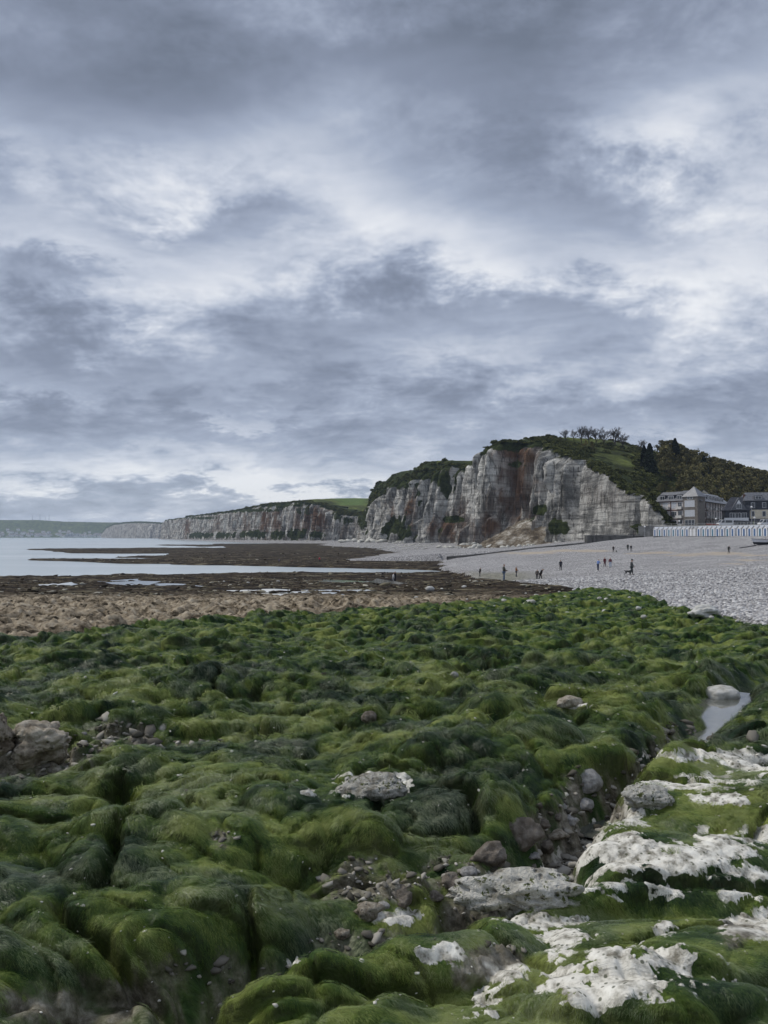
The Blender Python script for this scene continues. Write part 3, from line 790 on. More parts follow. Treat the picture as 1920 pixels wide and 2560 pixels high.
# stained zones: px, py, rx, ry, weight for rust, weed
pyv = 1340 - FOC * (CZ - CAM_Z) / CY; pxv = 960 + FOC * CX / CY
nzc = fbm(np.hstack([SS, np.repeat(SS[:, -1:], cap_n, 1)]) / 7, CZ / 22, 4, 231, .6)
def zone(lst, ns=1.5):
    o = np.zeros_like(CX)
    for a, b, rx, ry, wt in lst:
        o = np.maximum(o, wt * np.clip(1.5 - 1.1 * np.hypot((pxv - a) / rx, (pyv - b) / ry) + ns * nzc, 0, 1))
    return np.clip(o, 0, 1)
rust = np.clip(.30 * (pxv < 900) * (nzc > -.1) + zone([(1300, 1130, 48, 40, 1.0), (1300, 1200, 40, 60, .95), (1280, 1270, 40, 60, .8), (1330, 1290, 26, 40, .7), (1230, 1320, 40, 34, 1), (1252, 1215, 10, 70, .9), (1180, 1330, 14, 30, .5), (1117, 1325, 34, 34, .95), (1080, 1330, 16, 28, .9), (1022, 1290, 9, 40, 1.0), (978, 1275, 8, 34, .95), (1036, 1260, 6, 40, .7), (1150, 1300, 22, 60, .55), (1110, 1180, 24, 14, .9),
             (790, 1305, 22, 40, .7), (770, 1300, 12, 40, .6), (660, 1305, 10, 34, .95), (690, 1300, 10, 34, .6), (468, 1320, 8, 24, .7), (1500, 1240, 60, 30, .18), (840, 1270, 16, 10, .8), (1225, 1250, 20, 30, .4), (745, 1310, 12, 30, .5), (615, 1310, 10, 30, .35), (545, 1312, 10, 26, .3)]), 0, 1)
weed = zone([(1100, 1190, 40, 26, 1), (1060, 1180, 22, 30, .9), (1120, 1215, 14, 30, .9), (1000, 1210, 40, 14, 1), (1050, 1232, 8, 40, .8), (990, 1318, 34, 26, 1), (1010, 1335, 30, 18, 1), (1130, 1298, 30, 8, .9), (1100, 1330, 10, 20, .5), (1350, 1275, 22, 18, .9), (1235, 1110, 40, 12, 1), (1320, 1105, 60, 10, 1), (1395, 1320, 26, 18, .9), (1590, 1318, 16, 12, .8), (1210, 1125, 10, 20, .8),
             (735, 1335, 20, 14, 1), (790, 1338, 24, 12, .9), (690, 1338, 20, 12, .9), (640, 1336, 40, 10, .95), (560, 1338, 30, 8, .9), (500, 1338, 34, 8, .95), (905, 1290, 12, 40, 1), (870, 1300, 20, 14, .7), (760, 1275, 30, 12, .5), (1290, 1160, 26, 14, .6), (1170, 1170, 8, 40, .6), (840, 1290, 14, 20, .6), (610, 1275, 120, 7, .7), (700, 1262, 60, 8, .8), (500, 1295, 60, 4, .7)])
VG = np.clip(np.maximum(VG, weed), 0, 1)
me = np_mesh('cliff', np.stack([CX, CY, CZ], -1).reshape(-1, 3), grid_faces(*CX.shape), True, dict(veg=VG, rust=rust, calm=np.hstack([CALM, np.zeros((NCOL, cap_n))])))
cm, nt, bs = material('chalk_cliff')
geo = nt.add('ShaderNodeNewGeometry'); pos = geo.outputs['Position']
streak = nt.noise(nt.vmath('MULTIPLY', pos, (.13, .13, .055)), 1.0, 8, .76, .4)
blot = nt.noise(nt.vmath('MULTIPLY', pos, (.06, .06, .05)), 1.0, 5, .62)
wv_ = nt.noise(nt.vmath('MULTIPLY', pos, (.035, .035, .62)), 1.0, 4, .7, .25)
wv2 = nt.noise(nt.vmath('MULTIPLY', pos, (.05, .05, 1.3)), 1.0, 3, .6)
c = nt.ramp(streak, [(.36, (.070, .068, .062)), (.45, (.21, .205, .19)), (.52, (.56, .545, .505)), (.64, (.76, .745, .69))])
cb = nt.ramp(nt.noise(nt.vmath('MULTIPLY', pos, (.10, .10, .10)), 1.0, 7, .72, .3), [(.36, (.085, .085, .080)), (.46, (.26, .255, .235)), (.53, (.52, .505, .465)), (.65, (.70, .685, .635))])
c = nt.mix(nt.math('MULTIPLY', nt.attr('calm'), .85), c, cb)
c = nt.mix(nt.smooth(blot, .44, .60, 0, .48), c, (.125, .125, .120))
c = nt.mix(nt.math('MULTIPLY', nt.smooth(wv_, .36, .47, .75, 0), nt.math('ADD', .55, nt.math('MULTIPLY', nt.attr('calm'), .45))), c, (.10, .10, .095))
zc_ = nt.sep(pos)[2]
band = nt.math('SINE', nt.math('ADD', nt.math('MULTIPLY', zc_, 1.55), nt.math('ADD', nt.math('MULTIPLY', blot, 7.0), nt.math('MULTIPLY', wv2, 2.0))))
c = nt.mix(nt.math('MULTIPLY', nt.smooth(band, .72, .96), .34), c, (.085, .085, .082))
c = nt.mix(nt.smooth(wv2, .62, .74, 0, .5), c, (.60, .585, .55))
rs_ = nt.noise(nt.vmath('MULTIPLY', pos, (.35, .35, .05)), 1.0, 5, .65)
rc = nt.ramp(rs_, [(.3, (.040, .024, .016)), (.52, (.115, .060, .034)), (.78, (.24, .155, .095))])
c = nt.mix(nt.math('MULTIPLY', nt.attr('rust'), nt.smooth(nt.math('ADD', rs_, nt.math('MULTIPLY', nt.attr('rust'), .3)), .40, .58, .25, .97)), c, rc)
fis = nt.noise(nt.vmath('MULTIPLY', pos, (.30, .30, .022)), 1.0, 3, .6, .2)
c = nt.mix(nt.smooth(nt.math('ABSOLUTE', nt.math('SUBTRACT', fis, .5)), .004, .018, .75, 0), c, (.045, .042, .038))
vgn = nt.noise(pos, .35, 6, .7)
vc = nt.ramp(vgn, [(.30, (.012, .017, .007)), (.52, (.034, .045, .015)), (.75, (.075, .090, .028))])
vmask = nt.smooth(nt.math('ADD', nt.attr('veg'), nt.math('MULTIPLY', nt.math('SUBTRACT', vgn, .5), .9)), .40, .56)
c = nt.mix(vmask, c, vc)
nt.put(bs.inputs['Base Color'], c); bs.inputs['Roughness'].default_value = .95; bs.inputs['Specular IOR Level'].default_value = .1
bh = nt.math('ADD', nt.math('MULTIPLY', streak, 1.2), nt.math('ADD', nt.math('MULTIPLY', wv_, .8), nt.math('MULTIPLY', vgn, .8)))
nt.put(bs.inputs['Normal'], nt.bump(bh, .9, 1.6))
CLIFF_MAT = cm
cliff = tag(link('cliff', me, cm), kind='structure')

# ------------------------------------------------------------------ the land behind the brow
hm_, nt, bs = material('hillside')
geo = nt.add('ShaderNodeNewGeometry'); pos = geo.outputs['Position']
hn = nt.noise(pos, .06, 6, .65); hn2 = nt.noise(pos, .5, 6, .7)
c = nt.ramp(hn, [(.34, (.030, .036, .014)), (.48, (.070, .084, .024)), (.62, (.13, .155, .040))])
c = nt.mix(nt.attr('meadow'), c, nt.ramp(hn, [(.3, (.085, .135, .034)), (.7, (.120, .175, .050))]))
c = nt.mix(1.0, c, nt.ramp(hn2, [(.3, .55), (.7, 1.35)]), 'MULTIPLY')
nt.put(bs.inputs['Base Color'], c); bs.inputs['Roughness'].default_value = .95; bs.inputs['Specular IOR Level'].default_value = .1
nt.put(bs.inputs['Normal'], nt.bump(hn2, .8, .8))
def hill_grid(name, x0, x1, y0, y1, step, inset, extra=None):
    hx, hy = np.meshgrid(np.arange(x0, x1, step), np.arange(y0, y1, step), indexing='ij')
    hz = HILL(hx, hy) + .5 * fbm(hx / 12, hy / 12, 3, 241)
    best = np.full(hx.shape, 1e9); side = np.zeros(hx.shape)
    pl = np.stack([top_dx, top_dy], -1)[::6]; pn = np.stack([nxs, nys], -1)[::6]
    for p, n in zip(pl, pn):
        d = np.hypot(hx - p[0], hy - p[1]); m = d < best
        best = np.where(m, d, best); side = np.where(m, (hx - p[0]) * n[0] + (hy - p[1]) * n[1], side)
    ok = side < -inset
    ok = ok[:-1, :-1] & ok[1:, 1:] & ok[:-1, 1:] & ok[1:, :-1]
    u = 960 + FOC * hx / hy
    meadow = ((u > 838) & (u < 922) & (hy > 985)).astype(float)
    me = np_mesh(name, np.stack([hx, hy, hz], -1).reshape(-1, 3), grid_faces(*hx.shape, mask=ok), True, dict(meadow=meadow))
    return tag(link(name, me, hm_), kind='structure')
hill_grid('hill', 20, 520, 250, 900, 3.0, 5.0)
hill_grid('plateau', -560, 420, 780, 2500, 12.0, 14.0)

# far headland, town hill and its shore
def ribbon(name, pts, mat, rows, attrs=None, kind='structure'):
    """pts: list of (px, py_top, depth); rows: list of (height fraction, set-back metres)"""
    n = 160
    pq = np.linspace(0, len(pts) - 1, n); P_ = np.array(pts, float)
    px = np.interp(pq, np.arange(len(pts)), P_[:, 0]); py = np.interp(pq, np.arange(len(pts)), P_[:, 1]); d = np.interp(pq, np.arange(len(pts)), P_[:, 2])
    X, Y, Z, V = [], [], [], []
    for hfr, sb in rows:
        dd = d + sb + (18 * fbm(px / 7, px * 0 + hfr, 3, 251) * (1 - hfr * .3) if mat is CLIFF_MAT else 30 * fbm(px / 20, px * 0 + hfr * 2, 3, 255))
        top = CAM_Z + (1340 - py) * (d + rows[-1][1]) / FOC + 2.0 * fbm(px / 5, px * 0, 3, 257)
        X.append((px - 960) / FOC * dd); Y.append(dd); Z.append(-1 + (top + 1) * hfr); V.append(px * 0 + (1.0 if hfr > .93 else 0.0))
    X, Y, Z, V = [np.array(a).T for a in (X, Y, Z, V)]
    me = np_mesh(name, np.stack([X, Y, Z], -1).reshape(-1, 3), grid_faces(*X.shape), True, dict(veg=np.maximum(V, .34), rust=V * 0 + .3, meadow=V * 0, calm=V * 0))
    return tag(link(name, me, mat), kind=kind)
ribbon('far_cliff', [(408, 1306, 2950), (375, 1304, 3000), (347, 1303, 3100), (309, 1305, 3250), (284, 1309, 3400), (265, 1319, 3550), (253, 1337, 3700)], CLIFF_MAT,
       [(0, 0), (.1, 5), (.3, 12), (.5, 25), (.7, 40), (.86, 55), (.94, 75), (1, 120)])
TOWN_D = 4300
ribbon('far_hill', [(470, 1310, 4900), (350, 1306, 4800), (263, 1306, 4700), (212, 1305, 4600), (159, 1304, 4600), (96, 1300, 4600), (0, 1300, 4600), (-120, 1303, 4600), (-320, 1310, 4600), (-700, 1326, 4700)], hm_,
       [(0, -420), (.02, -400), (.06, -330), (.30, -200), (.6, -90), (.9, -20), (1, 40)])
# ================================================================== STUFF AND STONES
rng = np.random.RandomState(7)
random.seed(11)
from mathutils import noise as mnoise
PROTO = bpy.data.collections.new('prototypes')      # never linked to the scene: only instanced as stuff

def gn_scatter(name, co, rot, scl, protos, attrs=None, label=None):
    """one object that carries instances of the prototype meshes on its points (uncountable stuff)"""
    me = bpy.data.meshes.new(name); n = len(co)
    me.vertices.add(n); me.vertices.foreach_set('co', np.asarray(co, np.float32).ravel())
    a = me.attributes.new('rot', 'FLOAT_VECTOR', 'POINT'); a.data.foreach_set('vector', np.asarray(rot, np.float32).ravel())
    a = me.attributes.new('scl', 'FLOAT_VECTOR', 'POINT'); a.data.foreach_set('vector', np.asarray(scl, np.float32).ravel())
    a = me.attributes.new('pick', 'INT', 'POINT'); a.data.foreach_set('value', rng.randint(0, len(protos), n).astype(np.int32))
    for k, v in (attrs or {}).items():
        a = me.attributes.new(k, 'FLOAT', 'POINT'); a.data.foreach_set('value', np.asarray(v, np.float32).ravel())
    o = link(name, me)
    cc = bpy.data.collections.new(name + '_prototypes')
    for i, (pm_, mat) in enumerate(protos):
        po = bpy.data.objects.new('%s_prototype_%d' % (name, i), pm_)
        if len(pm_.materials) == 0: pm_.materials.append(mat)
        cc.objects.link(po)
    ng = bpy.data.node_groups.new(name, 'GeometryNodeTree')
    ng.interface.new_socket('Geometry', in_out='INPUT', socket_type='NodeSocketGeometry')
    ng.interface.new_socket('Geometry', in_out='OUTPUT', socket_type='NodeSocketGeometry')
    N = ng.nodes; L = ng.links
    gi = N.new('NodeGroupInput'); go = N.new('NodeGroupOutput')
    m2p = N.new('GeometryNodeMeshToPoints'); iop = N.new('GeometryNodeInstanceOnPoints')
    ci = N.new('GeometryNodeCollectionInfo'); ci.inputs['Collection'].default_value = cc
    ci.inputs['Separate Children'].default_value = True; ci.inputs['Reset Children'].default_value = True
    def na(nm, t):
        q = N.new('GeometryNodeInputNamedAttribute'); q.data_type = t; q.inputs['Name'].default_value = nm; return q.outputs['Attribute']
    e2r = N.new('FunctionNodeEulerToRotation')
    L.new(na('rot', 'FLOAT_VECTOR'), e2r.inputs[0])
    L.new(gi.outputs[0], m2p.inputs[0]); L.new(m2p.outputs[0], iop.inputs['Points'])
    L.new(ci.outputs[0], iop.inputs['Instance']); iop.inputs['Pick Instance'].default_value = True
    L.new(na('pick', 'INT'), iop.inputs['Instance Index'])
    L.new(e2r.outputs[0], iop.inputs['Rotation']); L.new(na('scl', 'FLOAT_VECTOR'), iop.inputs['Scale'])
    L.new(iop.outputs[0], go.inputs[0])
    md = o.modifiers.new('scatter', 'NODES'); md.node_group = ng
    o['kind'] = 'stuff'
    if label: o['label'] = label
    return o

def mats_to_euler(T, B, N_):
    """columns T,B,N (n,3) -> XYZ euler angles"""
    m00, m10, m20 = T[:, 0], T[:, 1], T[:, 2]; m21, m22 = B[:, 2], N_[:, 2]
    return np.stack([np.arctan2(m21, m22), np.arcsin(np.clip(-m20, -1, 1)), np.arctan2(m10, m00)], -1)

# ------------------------------------------------------------------ filament weed on the rocks
wm, nt, bs = material('filament_weed')
def iattr(nt, nm):
    n = nt.add('ShaderNodeAttribute', attribute_name=nm, attribute_type='INSTANCER'); return n.outputs[2]
tt = nt.attr('along'); rv = nt.attr('rnd')
base = nt.math('ADD', nt.math('MULTIPLY', iattr(nt, 'midn'), .55), nt.math('ADD', nt.math('MULTIPLY', iattr(nt, 'big'), .55), .5))
base = nt.math('ADD', base, nt.math('MULTIPLY', nt.math('SUBTRACT', rv, .5), .28))
c = nt.ramp(base, [(.27, (.010, .029, .010)), (.43, (.046, .091, .016)), (.56, (.108, .165, .025)), (.74, (.265, .310, .080))])
p = nt.math('MULTIPLY', nt.smooth(iattr(nt, 'pale'), -.08, .32), nt.smooth(rv, .25, .85))
c = nt.mix(nt.math('MULTIPLY', p, .8), c, (.24, .27, .175))  # pale strands, spread wide to put bright highlights into the colour
nt.put(bs.inputs['Base Color'], c); bs.inputs['Roughness'].default_value = .42; bs.inputs['Specular IOR Level'].default_value = .28
def tuft(seed, n=24):
    rd = random.Random(seed); V = []; F = []; AL = []; RN = []
    for k in range(n):
        x0, y0 = rd.uniform(-.06, .03), rd.uniform(-.05, .05); ln = rd.uniform(.04, .11); w_ = rd.uniform(.0008, .0017)
        a = rd.gauss(0, .30); cur = rd.gauss(0, .5); hgt_ = rd.uniform(.002, .010); rn = rd.random()
        b = len(V); seg = 3
        for i in range(seg + 1):
            t = i / seg; an = a + cur * t; x = x0 + ln * t * math.cos(an); y = y0 + ln * t * math.sin(an)
            z = .004 + hgt_ * math.sin(math.pi * min(1, t * 1.05)) + .004 * (1 - t)
            ww = w_ * (1 - .7 * t)
            V += [(x, y - ww, z), (x, y + ww, z + ww * .5)]; AL += [t, t]; RN += [rn, rn]
        for i in range(seg): F.append((b + 2 * i, b + 2 * i + 2, b + 2 * i + 3, b + 2 * i + 1))
    return np_mesh('weed_tuft', V, F, True, dict(along=AL, rnd=RN))
tufts = [(tuft(i), wm) for i in range(5)]
wgt = (NAT['moss'] > .6) & (NAT['bare'] < .0) & (NAT['gully'] < .5) & (gy < 34) & (NN[..., 2] > .10)
prob = np.where(wgt, np.interp(gy, [0, 4, 9, 16, 26, 34], [1, 1, .8, .35, .10, .0]), 0)
# only what can come into view, a little more than the frame
prob = prob * (np.abs(gx) < (gy + 1.2) * .68)
cand = np.flatnonzero(rng.rand(*prob.shape) < prob * .50)
pos_ = Pn.reshape(-1, 3)[cand]; nrm = NN.reshape(-1, 3)[cand]
swirl = perlin(pos_[:, 0] / .55, pos_[:, 1] / .5, 301) * 2.4 + rng.randn(len(cand)) * .45
down = np.stack([np.zeros(len(cand)), np.zeros(len(cand)), -np.ones(len(cand))], -1) + .55 * np.stack([np.cos(swirl + .6), np.sin(swirl + .6) - .4, 0 * swirl], -1)
T = down - (down * nrm).sum(-1, keepdims=True) * nrm
T /= np.linalg.norm(T, axis=-1, keepdims=True) + 1e-6
Bv = np.cross(nrm, T)
rr_ = np.hypot(pos_[:, 0], pos_[:, 1])
sc_ = np.clip(rr_ / 10.0, .27, 1.2) * (.7 + .6 * rng.rand(len(cand)))
gn_scatter('seaweed', pos_ + nrm * .002, mats_to_euler(T, Bv, nrm), np.stack([sc_, sc_, np.clip(sc_, 0, 1.0)], -1), tufts,
           {k: NAT[k].ravel()[cand] for k in ('big', 'midn', 'pale')}, 'green filament seaweed combed over the rock platform')

# ------------------------------------------------------------------ stones
def rock_mesh(name, seed, sub=3, rough=.35, flat=.7, pits=0.0, sq=(1, 1, 1)):
    bm = bmesh.new(); bmesh.ops.create_icosphere(bm, subdivisions=sub, radius=1.0)
    o = Vector((seed * 3.7, seed * 1.3, seed * 7.1))
    for v in bm.verts:
        n = v.co.normalized()
        d = 1 + rough * mnoise.noise(n * 1.1 + o) + rough * .45 * mnoise.noise(n * 2.7 + o) + rough * .16 * mnoise.noise(n * 6.5 + o)
        if pits:
            q = mnoise.cell_vector(n * 3 + o)
            d -= pits * max(0, mnoise.noise(n * 4.3 - o)) ** 1.3 + pits * .5 * max(0, mnoise.noise(n * 9 - o))
        v.co = Vector((n.x * d * sq[0], n.y * d * sq[1], n.z * d * sq[2] * flat))
    me = bpy.data.meshes.new(name); bm.to_mesh(me); bm.free()
    me.polygons.foreach_set('use_smooth', [True] * len(me.polygons)); me.update()
    return me
def stone_mat(name, stops, sc=3.0, bump=.5, holes=0.0, weed=0.0):
    m, nt, b = material(name); g = nt.add('ShaderNodeTexCoord'); oi = nt.add('ShaderNodeObjectInfo')
    n = nt.noise(g.outputs['Object'], sc, 6, .66)
    v = nt.math('ADD', n, nt.math('MULTIPLY', nt.math('SUBTRACT', oi.outputs['Random'], .5), .16))
    c = nt.ramp(v, stops)
    if holes:
        vv_ = nt.voronoi(g.outputs['Object'], holes, 'F1'); c = nt.mix(nt.smooth(vv_, .06, .17, .8, 0), c, (.025, .022, .016))
        n = nt.math('ADD', n, nt.math('MULTIPLY', nt.smooth(vv_, .06, .26), .7))
    if weed:
        wn = nt.noise(g.outputs['Object'], 3.6, 6, .72); up_ = nt.sep(nt.add('ShaderNodeNewGeometry').outputs['Normal'])[2]
        c = nt.mix(nt.smooth(wn, .60 - weed, .64 - weed), c, nt.ramp(n, [(.4, (.030, .045, .012)), (.62, (.11, .13, .04))]))
    nt.put(b.inputs['Base Color'], c); b.inputs['Roughness'].default_value = .9; b.inputs['Specular IOR Level'].default_value = .2
    nt.put(b.inputs['Normal'], nt.bump(n, bump, .15))
    return m
TAN_STONE = stone_mat('tan_limestone', [(.32, (.13, .105, .075)), (.45, (.30, .26, .20)), (.56, (.43, .385, .31)), (.74, (.56, .52, .44))], 2.0, .7, 3.2)
GREY_STONE = stone_mat('grey_limestone', [(.30, (.12, .115, .11)), (.50, (.30, .29, .275)), (.75, (.46, .45, .43))], 2.2, .4)
WHITE_STONE = stone_mat('white_chalk', [(.34, (.28, .26, .21)), (.45, (.55, .53, .465)), (.54, (.68, .66, .59)), (.70, (.77, .75, .68))], 3.0, .9, 5.0, .045)
FALL_STONE = stone_mat('fallen_chalk', [(.25, (.30, .285, .24)), (.45, (.50, .49, .44)), (.75, (.66, .65, .61))], 2.2, .5)
SHORE_STONE = stone_mat('shore_chalk', [(.25, (.20, .19, .15)), (.45, (.45, .44, .40)), (.75, (.66, .66, .64))], 2.0, .4)
BROWN_STONE = stone_mat('brown_stone', [(.30, (.075, .060, .045)), (.55, (.19, .165, .135)), (.78, (.33, .30, .26))], 2.0, .5)

def near_surface(px, py):
    """point of the built platform that the photo shows at px, py"""
    r = ray(px, py); Q = Pn.reshape(-1, 3); best = None
    pu = 960 + FOC * Q[:, 0] / np.maximum(Q[:, 1], .3); depth = Q[:, 1]
    cp, sp = math.cos(PITCH), math.sin(PITCH)
    yc = Q[:, 1] * cp + (Q[:, 2] - CAM_Z) * sp; zc = -Q[:, 1] * sp + (Q[:, 2] - CAM_Z) * cp
    pu = 960 + FOC * Q[:, 0] / yc; pv = 1280 - FOC * zc / yc
    m = np.hypot(pu - px, pv - py); idx = np.flatnonzero(m < m.min() + 4.0)
    i = idx[np.argmin(Q[idx, 1])]
    return Vector(Q[i])
_rid = [0]
def boulder(name, px, py, wpx, size3, mat, label, cat='rock', seed=None, rotz=0.0, pits=0.0, sub=4, sink=.25, rough=.32, group=None):
    """px,py: middle of its base in the photo; wpx: its width in the photo"""
    p = near_surface(px, py); s = wpx / FOC * p.y / 2
    _rid[0] += 1
    me = rock_mesh(name, seed or _rid[0] * 5 + 3, sub, rough, 1.0, pits, size3)
    o = link(name, me, mat); o.location = (p.x, p.y + s * .3, p.z + s * size3[2] * (1 - sink)); o.scale = (s, s, s); o.rotation_euler = (0, 0, rotz)
    tag(o, label, cat, group); return o
boulder('boulder', 95, 1895, 165, (1.0, .75, .66), TAN_STONE, 'large pitted tan boulder in the hollow at the left edge', 'boulder', 4, 0, .34, 5, .36, .5)
boulder('boulder', -25, 1880, 110, (.9, .9, 1.05), TAN_STONE, 'tan boulder cut off by the left edge beside the larger pitted one', 'boulder', 9, .6, .3, 5, .36, .5)
boulder('boulder', 1478, 1985, 72, (1.0, .8, .80), GREY_STONE, 'smooth grey boulder wedged in the gully', 'boulder', 22, .3, 0, 4, .2, .22)
boulder('boulder', 1465, 2020, 56, (1.0, .7, .5), GREY_STONE, 'smaller wet grey stone below the grey boulder in the gully', 'stone', 27, .9, 0, 4, .3, .2)
boulder('boulder', 1812, 1765, 90, (1.0, .8, .62), SHORE_STONE, 'rounded pale boulder standing in the tide pool', 'boulder', 31, .2, 0, 4, .25, .2)
boulder('boulder', 920, 1805, 38, (1.0, .9, .85), BROWN_STONE, 'square brown stone half sunk in the green weed', 'stone', 38, .2, 0, 3, .2, .2)
boulder('boulder', 938, 1990, 165, (1.0, .55, .34), WHITE_STONE, 'flat white chalk slab on green weed left of the gully', 'rock', 41, .1, .1, 5, .35, .35)
boulder('boulder', 1425, 1770, 64, (1.0, .6, .5), TAN_STONE, 'pale wedge of rock in the weed left of the tide pool', 'rock', 45, .3, 0, 4, .3)
boulder('boulder', 1138, 1692, 22, (1.0, .8, .8), GREY_STONE, 'small round grey stone on the weed in mid platform', 'stone', 49, 0, 0, 3, .2, .15)
boulder('boulder', 1230, 2165, 90, (1.0, .7, .62), BROWN_STONE, 'angular brown rock with pale top in the gully', 'rock', 53, .5, .1, 4, .25, .4)
boulder('boulder', 1310, 2110, 95, (1.0, .6, .7), BROWN_STONE, 'grey brown rock with drip stains beside the gully', 'rock', 58, .1, .1, 4, .3, .4)
boulder('boulder', 1300, 2280, 290, (1.0, .5, .34), WHITE_STONE, 'long white chalk ledge overhanging the gully in front', 'rock', 64, .05, .22, 5, .50, .55)
boulder('boulder', 1625, 2015, 130, (1.0, .55, .42), WHITE_STONE, 'white capped chalk block right of the grey boulder', 'rock', 66, 0, .12, 5, .4)
boulder('boulder', 1168, 2195, 45, (1.0, .8, .6), GREY_STONE, 'rounded purple grey cobble at the bottom of the gully', 'stone', 71, .2, 0, 3, .25, .15)
boulder('boulder', 1765, 1540, 70, (1.0, .7, .48), SHORE_STONE, 'jagged white rock where the shingle meets the weed', 'rock', 76, .3, .3, 4, .3, .5)
boulder('boulder', 210, 1838, 16, (1, .8, .7), GREY_STONE, 'pale violet pebble beside the large tan boulder', 'stone', 81, 0, 0, 3, .2, .12)
for k, (sx, sy, sw) in enumerate([(1372, 2120, 50), (1355, 2070, 40), (1400, 2095, 60), (1430, 2060, 38), (1395, 2050, 30), (1340, 2150, 30), (1130, 2215, 70), (1085, 2240, 50), (1010, 2250, 70), (960, 2270, 34), (915, 2290, 72), (1200, 2205, 28), (1415, 2020, 22), (1330, 2085, 24), (1460, 1960, 18), (860, 2335, 44), (155, 1850, 12), (178, 1846, 10), (196, 1843, 12), (140, 1856, 10), (225, 1834, 9), (168, 1855, 8)]):
    boulder('gully_stone', sx, sy, sw, (1.0, random.uniform(.6, .9), random.uniform(.45, .7)), random.choice([GREY_STONE, BROWN_STONE, TAN_STONE, BROWN_STONE]),
            'loose grey brown stone lying in the gully bed' if k < 16 else 'small pebble in the drain beside the large tan boulder', 'stone', 100 + k, random.uniform(0, 3), .12, 3, .55, .5,
            'stones in the gully' if k < 16 else 'pebbles beside the tan boulder')
# white stones strewn over the far weed
def ground_at_px(px, py):
    p = on_ground(px, py); return p
rock_set = [rock_mesh('chalk_stone', 300 + i, 2, .34, .75, 0, (1, random.uniform(.7, 1), 1)) for i in range(6)]
for m_ in rock_set: m_.materials.append(SHORE_STONE)
k = 0
while k < 120:
    px = random.uniform(1080, 1920); py = random.gauss(1515, 20) if px < 1750 else random.gauss(1530, 14)
    edge = np.interp(px, [1080, 1307, 1446, 1562, 1631, 1712, 1805, 1920], [1508, 1493, 1473, 1475, 1491, 1525, 1540, 1557])
    if py < edge - 10 or py > edge + 75 or random.random() < (py - edge) / 90: continue
    if px < 1250 and random.random() < .6: continue
    p = on_ground(px, py); z = ground_z(p.x, p.y)
    s = random.choice([5, 6, 7, 8, 9, 11, 14]) / FOC * p.y / 2
    o = link('chalk_stone', random.choice(rock_set)); o.location = (p.x, p.y - .1, z + s * .35); o.scale = (s, s, s); o.rotation_euler = (0, 0, random.uniform(0, 6))
    tag(o, 'pale chalk stone strewn on the weed beside the shingle', 'stone', 'pale stones where weed meets shingle'); k += 1
# pale stones over the brown foreshore
for px, py, w_ in [(905, 1536, 12), (1075, 1478, 24), (1105, 1475, 10), (1040, 1500, 12), (480, 1548, 14), (402, 1533, 12), (620, 1458, 9), (695, 1452, 9), (990, 1460, 8), (1160, 1470, 12), (1230, 1508, 10), (1325, 1500, 22), (1260, 1504, 16), (1340, 1488, 12), (930, 1455, 12), (560, 1456, 8), (760, 1507, 10), (610, 1498, 8)]:
    p = on_ground(px, py); z = ground_z(p.x, p.y); s = w_ / FOC * p.y / 2
    o = link('chalk_stone', random.choice(rock_set)); o.location = (p.x, p.y, z + s * .35); o.scale = (s, s, s * .8); o.rotation_euler = (0, 0, random.uniform(0, 6))
    tag(o, 'pale stone lying on the brown foreshore rock', 'stone', 'pale stones on the brown foreshore')

# ------------------------------------------------------------------ shingle
pm_, nt, bs = material('pebble')
oi = nt.add('ShaderNodeObjectInfo'); g = nt.add('ShaderNodeTexCoord')
tone = nt.math('ADD', iattr(nt, 'tone'), nt.math('MULTIPLY', nt.math('SUBTRACT', nt.noise(g.outputs['Object'], 2.5, 3, .6), .5), .3))
nt.put(bs.inputs['Base Color'], nt.ramp(tone, [(.0, (.20, .195, .196)), (.5, (.42, .408, .404)), (.85, (.56, .548, .537)), (1.0, (.70, .69, .665))]))
bs.inputs['Roughness'].default_value = .75; bs.inputs['Specular IOR Level'].default_value = .25
pm2, nt, bs = material('single_pebble')
oi = nt.add('ShaderNodeObjectInfo'); g = nt.add('ShaderNodeTexCoord')
tone = nt.math('ADD', oi.outputs['Random'], nt.math('MULTIPLY', nt.math('SUBTRACT', nt.noise(g.outputs['Object'], 2.5, 3, .6), .5), .3))
nt.put(bs.inputs['Base Color'], nt.ramp(tone, [(.0, (.20, .195, .196)), (.5, (.42, .408, .404)), (.85, (.56, .548, .537)), (1.0, (.70, .69, .665))]))
bs.inputs['Roughness'].default_value = .75; bs.inputs['Specular IOR Level'].default_value = .25
peb = [rock_mesh('pebble', 500 + i, 2, .18, .62, 0, (1, .8 - .05 * i, 1)) for i in range(4)]
peb1 = [m.copy() for m in peb]
for m in peb: m.materials.append(pm_)
for m in peb1: m.materials.append(pm2)
npb = 90000
rp = np.exp(rng.uniform(math.log(20), math.log(105), npb)); ap = rng.uniform(R(8), R(34), npb)
qx, qy = rp * np.sin(ap), -2 + rp * np.cos(ap)
QX, QY, QZ, QA, _ = ground_eval(qx[:, None], qy[:, None], False)
ok = (QA['beach'][:, 0] > .45)
qx, qy, qz = QX[ok, 0], QY[ok, 0], QZ[ok, 0]
ps = np.clip(rng.lognormal(math.log(.050), .36, len(qx)), .025, .13) * np.interp(qy, [20, 60, 105], [1, 1.2, 1.6])
big_first = np.argsort(-(ps / qy))
ind, rest = big_first[:300], big_first[300:]
